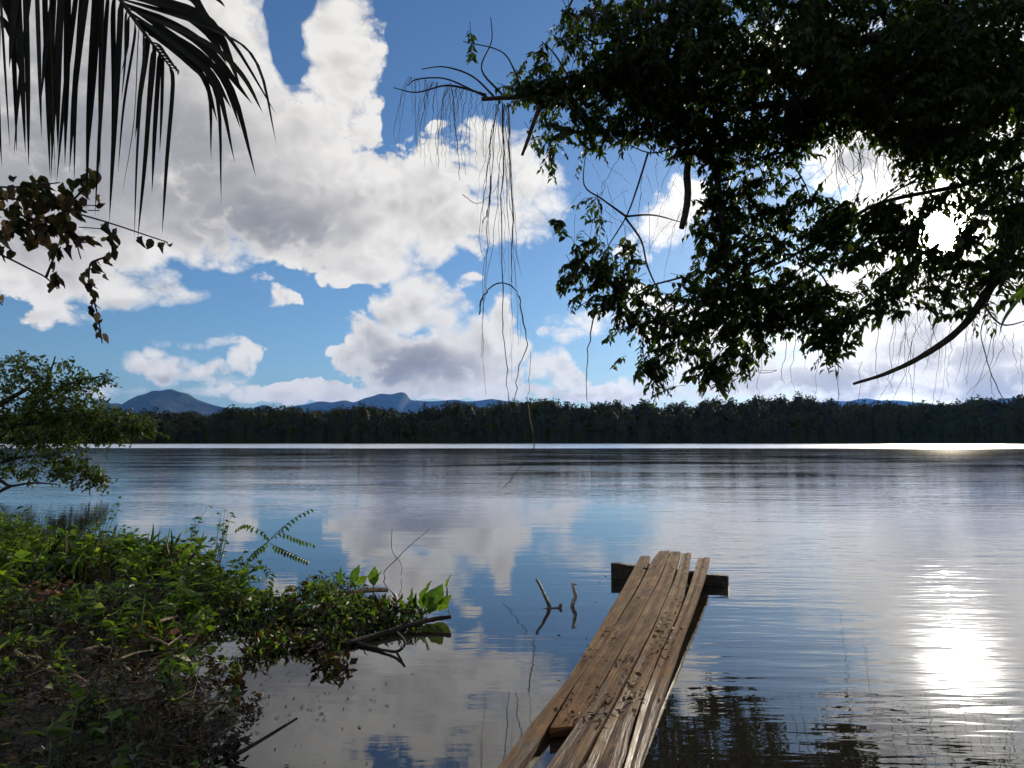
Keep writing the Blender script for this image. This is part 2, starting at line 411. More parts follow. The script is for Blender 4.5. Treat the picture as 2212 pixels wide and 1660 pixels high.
ws = g.n.new('ShaderNodeMixShader'); g.l.new(fr.outputs[0], ws.inputs[0]); g.l.new(body.outputs[0], ws.inputs[1]); g.l.new(gl.outputs[0], ws.inputs[2])
g.l.new(ws.outputs[0], out.inputs[0])
wv = np.array([(-700, -20, 0), (700, -20, 0), (700, 440, 0), (-700, 440, 0)], float)
tag(link('water', npmesh('water', wv, np.array([(0, 1, 2, 3)]), m_water)), kind='structure')

# ---- far mountains
m_hill, g, out = mat('forested_hills'); pos = g.n.new('ShaderNodeNewGeometry').outputs['Position']
n1 = g.noise(pos, .004, 6, .65)
p = principled(g, g.ramp(n1, [(.3, (.016, .028, .012)), (.6, (.035, .052, .022)), (.75, (.05, .06, .03))]), .9, .2, n1, 1.0, 60)
g.l.new(p.outputs[0], out.inputs[0])
def ridge(name, pts, Y, depth, seed):
    """mountain range whose skyline passes through pts (photo spots), as a real massif Y metres away"""
    r = np.random.default_rng(seed)
    xs = [at(px, py, Y).x for px, py in pts]; zs = [at(px, py, Y).z for px, py in pts]
    nx, ny = 260, 46
    X = np.linspace(xs[0], xs[-1], nx); crest = np.interp(X, xs, zs)
    k = np.hanning(5); k /= k.sum(); crest = np.convolve(np.pad(crest, 2, mode='edge'), k, 'valid')
    rough = np.zeros(nx)
    for o in range(6): rough += np.interp(np.arange(nx), np.linspace(0, nx, 8 * 2 ** o), r.normal(size=8 * 2 ** o)) * .5 ** o
    crest = crest + rough * (.010 * crest.max() + 4)
    T = np.linspace(-1, 1, ny); Vs = np.zeros((ny, nx, 3))
    for j, t in enumerate(T):
        prof = max(0, 1 - abs(t)) ** (1.15 if t < 0 else .9)
        gully = np.zeros(nx)
        for o in range(4): gully += np.sin(X / (420 / 2 ** o) + r.uniform(0, 6) * .02 + o * 2 + t * 3 * (o + 1)) * .5 ** o
        Vs[j, :, 0] = X; Vs[j, :, 1] = Y + t * depth
        Vs[j, :, 2] = crest * prof * (1 + .09 * gully * min(1, abs(t) * 3)) - 3 * abs(t)
    I = np.arange(nx * ny).reshape(ny, nx); F = np.stack([I[:-1, :-1], I[:-1, 1:], I[1:, 1:], I[1:, :-1]], -1).reshape(-1, 4)
    return tag(link(name, npmesh(name, Vs.reshape(-1, 3), F, m_hill, smooth=True)), kind='structure')
ridge('hills', [(-500,925),(-200,905),(60,915),(180,890),(235,871),(252,868),(270,874),(284,863),(300,853),(318,850),(333,842),(350,843),(368,838),(386,845),(404,848),(420,859),(440,866),(462,872),(490,878),(545,879),(575,870),(600,884),(640,905),(760,940)], 8200, 1500, 3)
ridge('hills', [(480,930),(600,884),(640,873),(665,869),(690,862),(720,866),(745,862),(765,868),(790,858),(808,854),(822,848),(850,850),(868,844),(878,848),(884,862),(930,864),(985,859),(1010,862),(1060,857),(1100,864),(1180,872),(1300,885),(1450,915)], 11500, 1800, 8)
ridge('hills', [(1300,940),(1480,900),(1650,880),(1720,872),(1760,868),(1800,862),(1830,864),(1870,857),(1905,862),(1940,860),(2050,872),(2130,862),(2190,857),(2250,860),(2500,890),(2900,940)], 16000, 2200, 14)

# ---- forest on the far shore, one dark mass
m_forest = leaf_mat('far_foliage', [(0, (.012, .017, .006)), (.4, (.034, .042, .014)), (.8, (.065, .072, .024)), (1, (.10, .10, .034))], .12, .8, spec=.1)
def forest():
    Vs, Fs, As = [], [], []; k = 0
    nt = 1500; r = np.random.default_rng(21)
    X = r.uniform(-430, 430, nt); X[:520] = np.linspace(-430, 430, 520) + r.normal(0, .6, 520)
    back = r.uniform(3, 85, nt); back[:520] = r.uniform(-3.5, 2, 520)
    Y = shore_far(X) + back
    prof = np.interp(X, [-430, -260, -190, -120, -60, 0, 80, 160, 300, 430], [13.5, 13.5, 15.5, 17, 19, 20.5, 21.5, 21.8, 20.5, 20])
    H = prof * (1 + .006 * back / 10) * r.uniform(.80, 1.16, nt); H[:520] *= r.uniform(.40, .85, 520)
    H *= 1 + .07 * np.sin(X * .045 + 1) + .05 * np.sin(X * .12); emerg = r.random(nt) < .05; H[emerg & (back > 8)] *= 1.08
    for i in range(nt):
        rad = r.uniform(3.6, 7.2); hh = H[i] * r.uniform(.24, .34) if i >= 520 else H[i] * .5
        n = 190
        d = unit(r.normal(size=(n, 3)) + np.array([0, -.35, .35]))
        lump = 1 + .22 * np.sin(d[:, 0] * 5 + i) * np.cos(d[:, 2] * 6 + i * 1.7)
        P = np.array([X[i], Y[i], H[i] - hh + 1.0]) + d * np.array([rad, rad, hh]) * lump[:, None] * r.uniform(.8, 1.04, (n, 1))
        P[:, 2] = np.where(P[:, 2] < .3, r.uniform(.15, 2.5, n), P[:, 2])
        s = r.uniform(.7, 1.4, n)
        v, f = leaf_cloud(P, r.normal(size=(n, 3)), d + r.normal(size=(n, 3)) * .6, s, s * 1.2)
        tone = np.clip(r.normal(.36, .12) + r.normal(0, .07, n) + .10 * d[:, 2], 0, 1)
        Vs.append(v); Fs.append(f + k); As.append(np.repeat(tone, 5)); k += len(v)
        # plain inner shell down to the ground, added so no light leaks through
        th = np.linspace(0, 2 * np.pi, 8)[:-1]; rings = [(.0, rad * .8), (.5, rad * .85), (.8, rad * .7), (.96, rad * .3)]
        vv = np.array([(X[i] + np.cos(a) * q, Y[i] + np.sin(a) * q, H[i] * z) for z, q in rings for a in th])
        ff = []
        for a in range(3):
            for b in range(7):
                u, w = a * 7 + b, a * 7 + (b + 1) % 7; ff += [(u, w, w + 7), (u, w + 7, u + 7)]
        Vs.append(vv); Fs.append(np.array(ff) + k); As.append(np.full(len(vv), .30)); k += len(vv)
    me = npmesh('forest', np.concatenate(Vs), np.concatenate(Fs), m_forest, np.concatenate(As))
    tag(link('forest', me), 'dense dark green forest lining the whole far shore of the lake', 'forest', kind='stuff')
forest()

# ---- air
m_haze, g, out = mat('air')
pv = g.n.new('ShaderNodeVolumePrincipled'); pv.inputs['Color'].default_value = (.10, .33, 1.0, 1); pv.inputs['Density'].default_value = HAZE if 'HAZE' in globals() else 3.0e-5
pv.inputs['Anisotropy'].default_value = .3
g.l.new(pv.outputs[0], out.inputs['Volume'])
a, b, c0, c1 = 19000, 19000, -2.5, 900
hv = [(-a, -3900, c0), (a, -3900, c0), (a, b, c0), (-a, b, c0), (-a, -3900, c1), (a, -3900, c1), (a, b, c1), (-a, b, c1)]
hf = [(0, 3, 2, 1), (4, 5, 6, 7), (0, 1, 5, 4), (1, 2, 6, 5), (2, 3, 7, 6), (3, 0, 4, 7)]
hm = bpy.data.meshes.new('haze'); hm.from_pydata(hv, [], hf); hm.materials.append(m_haze)
tag(link('haze', hm), 'thin blue air over the lake and hills', 'haze', kind='stuff')
# ================================================================ DOCK
m_plank, g, out = mat('weathered_plank')
at_ = g.n.new('ShaderNodeAttribute'); at_.attribute_name = 'grain'
gv = at_.outputs['Vector']; pos = g.n.new('ShaderNodeNewGeometry').outputs['Position']
sx = g.n.new('ShaderNodeSeparateXYZ'); g.l.new(gv, sx.inputs[0])
st = g.v('MULTIPLY', gv, (60, 2.2, 1)); fib = g.noise(st, 1.0, 6, .62, dist=.6)
blot = g.noise(g.v('MULTIPLY', gv, (7, 2.6, 1)), 1.0, 5, .6, dist=.8)
knot = g.noise(g.v('MULTIPLY', gv, (16, 4, 1)), 1.0, 2, .5)
tone = g.m('ADD', g.m('MULTIPLY', fib, .38), g.m('MULTIPLY', blot, .62))
c = g.ramp(tone, [(.30, (.018, .009, .004)), (.42, (.078, .038, .014)), (.53, (.17, .092, .036)), (.68, (.29, .182, .080))])
pid = g.noise(g.v('MULTIPLY', gv, (0, 0, 3.7)), 1.0, 0)
c = g.mix(g.ss(pid, .3, .7, 0, .45), c, g.mix(1.0, c, (.72, .50, .34), 'MULTIPLY'))
c = g.mix(g.ss(knot, .66, .72), c, (.05, .03, .018))
crack = g.noise(g.v('MULTIPLY', gv, (95, 1.1, 1)), 1.0, 3, .6, dist=1.2); ck = g.ss(crack, .66, .70); c = g.mix(ck, c, (.012, .007, .004))
moss = g.ss(g.noise(g.v('MULTIPLY', gv, (22, 9, 1)), 1.0, 5, .7), .56, .66, 0, .8); c = g.mix(moss, c, g.mix(1.0, c, (.36, .30, .24), 'MULTIPLY'))
red = g.ss(g.noise(g.v('MULTIPLY', gv, (5, .8, 1)), 1.0, 3, .5), .5, .68, 0, .55); c = g.mix(red, c, g.mix(1.0, c, (.85, .52, .30), 'MULTIPLY'))
sz = g.n.new('ShaderNodeSeparateXYZ'); g.l.new(pos, sz.inputs[0])
wet = g.ss(g.m('MULTIPLY_ADD', blot, .12, sz.outputs[2]), .075, .15, 1, 0)
c = g.mix(g.m('MULTIPLY', wet, .75), c, g.mix(1.0, c, (.42, .36, .32), 'MULTIPLY'))
p = principled(g, c, g.m('MULTIPLY_ADD', wet, -.45, .86), .16, g.m('ADD', g.m('MULTIPLY', fib, .7), g.m('MULTIPLY_ADD', ck, -.6, g.m('MULTIPLY', blot, .5))), .8, .010)
g.l.new(p.outputs[0], out.inputs[0])
m_beam = wood_mat('wet_beam', (.012, .009, .007), (.045, .032, .022), 25, .6)

def dz(Y): return .035 + .062 * (Y - 3.6)
def dock_pt(cx, cy_, lift=0.0):
    """spot on the sloping deck"""
    px, py = 1026 + .3166 * cx, 1134 + .3166 * cy_
    d = ray(px, py)
    # plane z = a + b*Y + c*X
    b_, c_ = .055, -.055; a_ = .035 - .055 * 3.6 + .055 * .35
    t = (a_ + lift - CAMH) / (d.z - b_ * d.y - c_ * d.x)
    return Vector((d.x * t, d.y * t, CAMH + d.z * t))
dock = empty('wooden_dock', (1.0, 5.6, 0), 'narrow weathered plank dock sloping up out of the water onto a dark cross beam', 'dock')
def plank(idx, L, R, thick, near_dip=0.0, ext=0.0, seg=26, bow=0.0, lift=0.0):
    """L, R: left and right edge stations (far to near) on the deck"""
    l = spline([dock_pt(*q) for q in L], 8); r = spline([dock_pt(*q) for q in R], 8)
    def resample(P, n):
        P = np.array(P); s = np.r_[0, np.cumsum(np.linalg.norm(np.diff(P, axis=0), axis=1))]; t = np.linspace(0, s[-1], n)
        return np.stack([np.interp(t, s, P[:, k]) for k in range(3)], 1), s[-1]
    l, ln = resample(l, seg); r, _ = resample(r, seg)
    if ext:
        dl = unit((l[-1] - l[-4])[None])[0]; e = np.linspace(0, ext, 8)[1:, None]
        l = np.r_[l, l[-1] + dl * e]; r = np.r_[r, r[-1] + dl * e]; ln += ext
    n = len(l); T = np.linspace(0, 1, n)
    rr = np.random.default_rng(idx + 40); w1 = np.interp(T, np.linspace(0, 1, 12), rr.normal(0, .004, 12)); w2 = np.interp(T, np.linspace(0, 1, 12), rr.normal(0, .004, 12))
    side = unit(r - l); l = l + side * (.0005 + w1[:, None] * .7); r = r - side * (.0005 + w2[:, None] * .7)
    dip = near_dip * np.clip((T - .45) / .55, 0, 1) ** 1.6
    zz = np.interp(T, np.linspace(0, 1, 9), rr.normal(0, .004, 9)) + bow * np.sin(T * np.pi) + lift - dip
    prof = [(0.0, -.006), (.03, 0), (.35, -.001 - .002 * idx % 3), (.65, .001), (.97, 0), (1.0, -.006)]
    Vs, gr = [], []; m = len(prof)
    for i in range(n):
        for u, z in prof:
            pnt = l[i] * (1 - u) + r[i] * u; Vs.append((pnt[0], pnt[1], pnt[2] + zz[i] + z)); gr.append((u * .16, T[i] * ln, idx * 2.3))
        for u in (1.0, 0.0):
            pnt = l[i] * (1 - u) + r[i] * u; Vs.append((pnt[0], pnt[1], pnt[2] + zz[i] - thick)); gr.append((u * .16 + .3, T[i] * ln, idx * 2.3))
    w = m + 2; F = []
    for i in range(n - 1):
        for j in range(w):
            a, b = i * w + j, i * w + (j + 1) % w; F.append((a, b, b + w, a + w))
    F.append(tuple(reversed(range(w)))); F.append(tuple((n - 1) * w + j for j in range(w)))
    me = bpy.data.meshes.new('plank'); base = dock.location
    me.from_pydata([tuple(Vector(v) - base) for v in Vs], [], [tuple(reversed(f)) for f in F])
    A = me.attributes.new('grain', 'FLOAT_VECTOR', 'POINT'); A.data.foreach_set('vector', np.array(gr, np.float32).ravel())
    me.materials.append(m_plank); me.update()
    return link('plank', me, dock)
plank(0, [(1128,212),(1075,310),(905,610),(690,950),(520,1180),(400,1320),(285,1470)], [(1196,212),(1150,330),(990,620),(815,900),(640,1140),(545,1290),(440,1450)], .045, .03, .9)
plank(1, [(1258,182),(1192,270),(1110,440),(1000,620),(835,875),(690,1090),(505,1385)], [(1330,178),(1265,345),(1180,510),(1085,690),(985,870),(870,1070),(690,1375)], .052, .0, 0, lift=.004)
plank(2, [(1334,178),(1270,345),(1188,510),(1092,690),(992,870),(880,1070),(745,1280),(560,1540)], [(1404,182),(1362,330),(1300,500),(1208,700),(1110,890),(1010,1080),(900,1290),(735,1580)], .05, .02, 1.2)
plank(3, [(1412,188),(1378,330),(1308,500),(1218,700),(1122,890),(1022,1080),(915,1290),(770,1560)], [(1474,186),(1452,330),(1418,500),(1350,680),(1245,900),(1130,1200),(1066,1400),(1025,1560)], .045, .035, 1.0)
plank(4, [(1520,220),(1492,330),(1432,500),(1362,680),(1262,900),(1142,1200),(1078,1420),(1040,1560)], [(1600,218),(1575,330),(1515,500),(1440,700),(1372,900),(1275,1180),(1205,1400),(1140,1590)], .05, .015, 1.2)
# beam: a heavy board on edge, left end standing higher out of the water
bl, br = onz(1320, 1250), onz(1573, 1268)
bl.z = .0; br.z = .0
bdir = (br - bl).normalized(); bn = Vector((-bdir.y, bdir.x, 0))
zl, zr = at(1320, 1217, bl.y).z, at(1573, 1246, br.y).z
mb = MB(); vs = []
N = 14
for i in range(N):
    t = i / (N - 1); c0 = bl.lerp(br, t); zt = zl + (zr - zl) * t
    rag = .006 * math.sin(i * 2.1) 
    for off, z in ((0, -.5), (0, zt - .01 + rag), (.008, zt + rag), (.09, zt + rag), (.10, zt - .01), (.10, -.5)):
        vs.append(c0 + bn * off + Vector((0, 0, z)))
fs = []
for i in range(N - 1):
    for j in range(6):
        a, b = i * 6 + j, i * 6 + (j + 1) % 6; fs.append((a, b, b + 6, a + 6))
fs += [tuple(reversed(range(6))), tuple((N - 1) * 6 + j for j in range(6))]
mb.add(vs, fs).build('cross_beam', m_beam, dock, smooth=False)
m_nail = wood_mat('rusty_nail', (.01, .007, .005), (.05, .025, .012), 60, .7)
for (cx, cy_) in ((1112,290),(1158,288),(1228,285),(1268,284),(1300,284),(1345,286),(1392,290),(1440,292),(1508,292),(1560,290),(760,905),(900,930),(1030,915),(1180,905),(1320,900)):
    q = dock_pt(cx, cy_, .004); MB().tube([q, q + Vector((0, 0, .006))], [.009, .007], 7).build('nail', m_nail, dock)
# post driven into the lake bed behind the beam, and one under the near boards
for (x, y, zt) in ((bl.x + .45, bl.y + .22, .14), (br.x - .25, br.y + .24, .08), (.55, 4.35, -.03), (1.05, 4.2, -.03)):
    MB().tube([(x, y, -1.0), (x + .01, y, -.3), (x, y, zt)], [.06, .055, .05], 9, .06).build('post', m_beam, dock)

# leaf crumbs and bark chips lying on the boards
m_crumb = leaf_mat('dry_litter', [(0, (.014, .009, .006)), (.6, (.05, .03, .016)), (.86, (.12, .075, .035)), (1, (.34, .27, .17))], .1, .7)
def litter():
    r = np.random.default_rng(4); pts = []
    for (cx, cy_, sx_, sy_, n) in ((1330,660,40,70,26),(1300,780,30,45,14),(1240,850,35,25,9),(1060,880,40,30,8),(1030,1010,28,30,12),(930,1170,45,30,10),(840,1290,40,25,14),(1180,300,10,14,3),(1368,310,8,22,5),(1470,330,10,10,3),
                           (830,1110,40,40,9),(1440,420,20,60,7),(900,720,40,60,9),(1050,1180,40,60,10),(700,1300,60,40,10),(1000,500,200,150,10),(620,1180,50,50,8),(1150,1100,60,80,10),(780,860,40,60,6)):
        for _ in range(n): pts.append(dock_pt(r.normal(cx, sx_), r.normal(cy_, sy_), .016))
    P = np.array(pts); n = len(P); D = r.normal(size=(n, 3)) * (1, 1, .12); Nn = np.array([0, 0, 1]) + r.normal(0, .35, (n, 3))
    L = r.uniform(.018, .05, n); v, f = leaf_cloud(P, D, Nn, L, L * r.uniform(.35, .7, n), LEAF)
    tag(link('leaf_litter', npmesh('leaf_litter', v, f, m_crumb, np.repeat(r.random(n) ** 1.4, len(LEAF[0])))), 'dark leaf crumbs and bark chips scattered on the dock boards', 'litter', kind='stuff')
litter()

# ---- snags in the water beside the dock
m_snag = wood_mat('wet_snag', (.03, .024, .02), (.13, .105, .085), 40, .55)
m_snagpale = wood_mat('bleached_snag', (.10, .085, .07), (.42, .38, .32), 40, .6)
def P(*q): return onz(*q)
w = P(1187, 1314); s1 = empty('snag', w, 'dark forked branch stub poking out of the water beside the dock', 'snag')
MB().tube(spline([w + Vector((.03, -.02, -.25)), w, at(1180, 1295, w.y), at(1168, 1268, w.y + .05), at(1158, 1251, w.y + .08)], 4), [.022, .022, .02, .018, .015] * 1 if False else [.024, .010], 8, .12).build('stem', m_snag, s1)
MB().tube(spline([at(1154, 1321, w.y - .04), at(1180, 1316, w.y - .02), at(1205, 1314, w.y), at(1213, 1306, w.y + .02)], 4), [.008, .018], 8, .15).build('fork', m_snag, s1)
w = P(1236, 1309); s2 = empty('snag', w, 'short pale bleached stick standing in the water, right of the forked snag', 'snag')
MB().tube(spline([w + Vector((0, 0, -.25)), w, at(1243, 1290, w.y), at(1240, 1275, w.y), at(1236, 1260, w.y)], 4), [.022, .022, .02, .018, .02, .012] and [.025, .013], 8, .15).build('stem', m_snagpale, s2)
MB().tube([at(1237, 1263, w.y), at(1246, 1262, w.y + .02)], [.012, .007], 7).build('knob', m_snag, s2)

# ================================================================ BIG OVERHANGING TREE
m_bark = wood_mat('dark_bark', (.016, .012, .009), (.06, .045, .032), 14, .85, .8)
m_twig = wood_mat('twig_bark', (.02, .015, .011), (.06, .046, .034), 30, .85, .3)
m_canopy = leaf_mat('canopy_leaf', [(0, (.012, .022, .006)), (.5, (.026, .044, .010)), (.85, (.05, .075, .016)), (1, (.13, .17, .024))], .52, .5, tint=(1.7, 1.9, .5))
m_canopy1 = leaf_mat('canopy_leaf_single', [(0, (.012, .020, .006)), (.55, (.024, .036, .010)), (.9, (.05, .07, .016)), (1, (.12, .13, .025))], .28, .5, per='obj')
tree = empty('overhanging_tree', (10.2, 8.6, float(land_z(np.array(10.2), np.array(8.6)))), 'huge dark leafy tree leaning over the water from the bank, hung with roots and creepers', 'tree')
def A3(l): return [at(px, py, Y) for px, py, Y in l]
T0 = Vector((10.2, 8.6, tree.location.z - .3))
MB().tube(spline([T0, (10.1, 8.7, 2), (9.9, 8.9, 4.5), (9.5, 9.2, 7), (8.9, 9.6, 9.2), (8.0, 10.1, 11.5)], 5), [.42, .16], 12, .07).build('trunk', m_bark, tree)
LIMBS = [
 ([(9.6, 9.1, 6.6)], [(2260,-230,9.9),(1900,-130,10.4),(1620,-40,10.9),(1470,35,11.1),(1380,120,11.2),(1310,165,11.3),(1230,192,11.3),(1130,208,11.4),(1040,215,11.4)], .17, .030),
 ([(9.9, 8.9, 4.4)], [(2330,180,10.4),(2050,290,10.8),(1880,262,11.2),(1700,225,11.5),(1560,250,11.8),(1480,310,12.)], .13, .035),
 ([(10.0, 8.8, 3.6)], [(2300,430,10.3),(2190,520,10.8),(2140,620,11),(2080,705,11.2),(2000,765,11.3),(1920,805,11.4),(1843,830,11.5)], .10, .020),
 ([(9.2, 9.4, 8.2)], [(2100,40,10.5),(1850,90,11.2),(1650,130,11.8),(1520,230,12.1),(1535,330,12.2),(1556,430,12.2),(1565,560,12.2),(1590,680,12.2),(1570,780,12.3)], .11, .02),
 ([(9.8, 9.0, 5.2)], [(2350,330,10.2),(2080,400,11),(1900,440,11.5),(1800,500,11.8),(1700,560,12.),(1600,600,12.1),(1480,640,12.2),(1410,690,12.2)], .042, .010),
 ([(8.9, 9.6, 9.2)], [(1950,-260,11.5),(1650,-200,12.5),(1400,-120,13),(1260,-30,13),(1210,60,13)], .09, .012),
]
limb_paths = []
for st_, pts, r0, r1 in LIMBS:
    pth = spline([Vector(s) for s in st_] + A3(pts), 6); limb_paths.append(pth)
    MB().tube(pth, [r0, r1], 9, .10).build('limb', m_bark, tree)
# broken stubs
MB().tube(spline(A3([(1492,335,12),(1484,372,12),(1486,420,11.95),(1480,462,11.9),(1472,494,11.9)]), 4), [.03, .05, .058, .06, .06, .062, .062, .06, .06, .058, .056, .056, .055, .055, .052, .05, .046], 9, .04).build('hanging_stub', m_bark, tree)
MB().tube(spline(A3([(1172,222,11.35),(1156,258,11.3),(1143,295,11.3),(1128,336,11.3)]), 4), [.045, .022], 8, .1).build('hanging_stub', m_bark, tree)
# bare thin branches
THIN = [
 [(1400,330,12),(1375,410,12),(1352,470,12),(1310,540,12),(1290,600,12)], [(1355,470,12),(1300,430,12),(1262,400,12),(1265,330,12)], [(1352,468,12),(1410,465,12),(1470,480,12)],
 [(1350,470,12),(1385,520,12),(1400,580,12),(1440,680,12),(1420,760,12),(1436,840,12)], [(1500,305,12),(1450,322,12),(1400,330,12),(1330,300,11.8)],
 [(1500,640,12.2),(1450,690,12.2),(1400,700,12.1),(1390,770,12),(1425,830,12)], [(1790,500,11.7),(1740,570,11.9),(1650,640,12.1)],
 [(1985,565,11.6),(2040,604,11.5),(2110,632,11.3),(2170,640,11)], [(2110,632,11.3),(2160,590,11.2),(2230,560,11)], [(2110,632,11.3),(2160,700,11.2),(2230,690,11)],
 [(1470,600,12.2),(1380,630,12.1),(1320,700,12)], [(1900,440,11.5),(1960,400,11.4),(2050,380,11.2)], [(1560,480,12.2),(1640,520,12.1),(1740,530,12)],
 [(1700,225,11.5),(1690,310,11.6),(1740,400,11.7),(1760,470,11.8)], [(1950,640,11.4),(1880,660,11.6),(1820,700,11.7),(1810,770,11.7)],
 [(1060,215,11.4),(1020,195,11.4),(960,170,11.3),(900,172,11.3),(880,186,11.3)], [(1070,212,11.4),(1020,165,11.4),(960,145,11.4),(910,150,11.4)], [(1085,205,11.4),(1040,150,11.5),(1062,90,11.6),(1060,38,11.6)],
 [(1050,205,11.4),(970,185,11.2),(900,200,11.2),(850,190,11.2)], [(1130,205,11.4),(1110,150,11.5),(1080,110,11.6),(1000,90,11.6)], [(1240,190,11.3),(1200,120,11.4),(1170,90,11.4)],
 [(1440,60,11.2),(1330,90,11.6),(1240,100,11.8)], [(1470,30,11.2),(1350,20,12),(1230,40,12.3),(1205,100,12.4)],
]
tw = MB()
thin_paths = []
for pts in THIN:
    pth = spline(A3(pts), 5); thin_paths.append(pth)
    MB().tube(pth, [.019, .007], 6, .1).build('branch', m_twig, tree)
# leaf clumps: where the crown stands in the place
CL = [ # px, py, rx, ry, Ynear, Yfar, sprays
 (1300,55,95,65,11,13,46),(1450,60,150,90,10.5,13,120),(1650,60,180,110,10,13.5,190),(1900,60,200,120,9.5,13.5,230),(2120,80,170,140,9,13,230),
 (1350,175,110,55,11,12.2,60),(1500,180,140,90,10.8,13,120),(1700,190,170,90,10.5,13,160),(1900,180,160,80,10,13,140),(2110,230,160,110,9.5,12.5,180),
 (1245,240,80,40,11,11.8,24),(1380,262,110,45,11,12.4,56),(1520,290,90,60,11.4,12.6,64),(1670,300,100,50,11.2,12.6,50),(1600,390,75,80,11.8,12.7,64),
 (1550,480,52,100,11.9,12.6,80),(1560,580,60,60,11.8,12.6,44),(1690,400,60,60,11.6,12.4,30),(1750,450,100,50,11.4,12.4,48),(1850,500,110,55,11.2,12.2,56),(1900,560,80,50,11.2,12.1,34),(1720,540,110,75,11.5,12.5,74),
 (2000,395,80,30,10.8,11.8,20),(2170,360,70,70,10,11.5,50),(2180,470,40,70,10,11.2,26),(2120,580,80,24,10.6,11.4,12),(2030,565,60,16,11,11.5,6),
 (1480,650,100,60,11.8,12.6,70),(1430,700,60,50,11.8,12.4,30),(1600,650,110,65,11.7,12.7,80),(1700,645,100,55,11.6,12.5,60),(1550,740,85,65,11.8,12.6,62),(1555,800,42,24,12,12.5,14),(1660,700,70,50,11.7,12.4,34),
 (1830,655,105,50,11.3,12.1,58),(1930,635,55,36,11.2,11.9,18),(1815,735,45,42,11.4,12,26),(1780,690,60,40,11.4,12.1,22),
 (1345,580,60,50,11.7,12.3,14),(1335,560,50,40,11.8,12.2,9),(1280,545,45,50,11.8,12.2,12),(1300,625,45,40,11.8,12.2,9),(1240,565,18,45,11.8,12.2,6),(1272,455,28,28,11.9,12.1,4),(1420,800,30,36,11.9,12.2,8),(1340,690,30,40,11.9,12.2,6),(2032,440,60,16,10.8,11.6,11),(1972,500,18,36,10.9,11.6,10),(2096,500,18,36,10.6,11.4,10),(2036,542,56,12,10.8,11.5,10),(1350,640,50,40,11.8,12.3,11),(1380,710,45,40,11.8,12.3,9),(1405,780,45,40,11.8,12.2,8),(1330,785,12,20,12,12.2,1),(1200,480,16,20,12,12.2,2),(1250,600,30,45,11.9,12.2,9),(1430,835,14,12,12,12.1,2),
 (1125,130,70,36,11.2,11.8,8),(1005,98,20,22,11.5,11.7,2),(1165,172,50,24,11.2,11.6,12),(1185,290,34,40,11.2,11.6,5),(1240,310,56,32,11.2,11.8,8),(1170,340,26,16,11.2,11.4,2),(1205,110,16,40,12,12.5,3),
 (2050,330,140,50,10.2,11.8,60),(1920,480,40,50,11,12,34),(2145,420,50,60,10,11.2,40),(2175,540,46,45,10,11,26),(2080,606,110,26,10.5,11.4,22),(1985,600,50,18,11,11.5,8),(2060,655,120,18,10.5,11.4,9),(1990,300,110,50,10.2,11.8,40),(1830,260,150,40,10.8,12.4,60),(2000,150,200,100,9.6,13,150),
 (1150,190,60,16,11.2,11.6,16),(1240,180,70,30,11.1,11.8,26),(1320,150,60,40,11,12,26),(1440,180,80,70,11,12.6,60),(1640,480,60,70,11.8,12.6,44),(1560,330,50,40,11.8,12.6,26),
 (1500,-120,300,110,10,14,110),(1900,-160,320,120,9.5,13.5,150),(2360,60,140,220,9,12,150),(2420,420,130,200,9,11.5,80),(1260,-90,90,70,11.5,13.5,24),(2250,640,60,80,9.8,11,14),
]
KEEP = [(2032,486,42,28),(1868,340,72,42),(2045,528,24,12),(1330,235,20,14),(1460,420,28,30),(1590,330,14,14),(1520,235,14,14),(1655,425,26,20),(1640,585,18,14),(1790,600,20,14),(1735,480,16,12),(1520,560,12,10),(1610,720,16,12),(1690,740,18,12),(1660,150,10,8),(1830,130,10,7)]
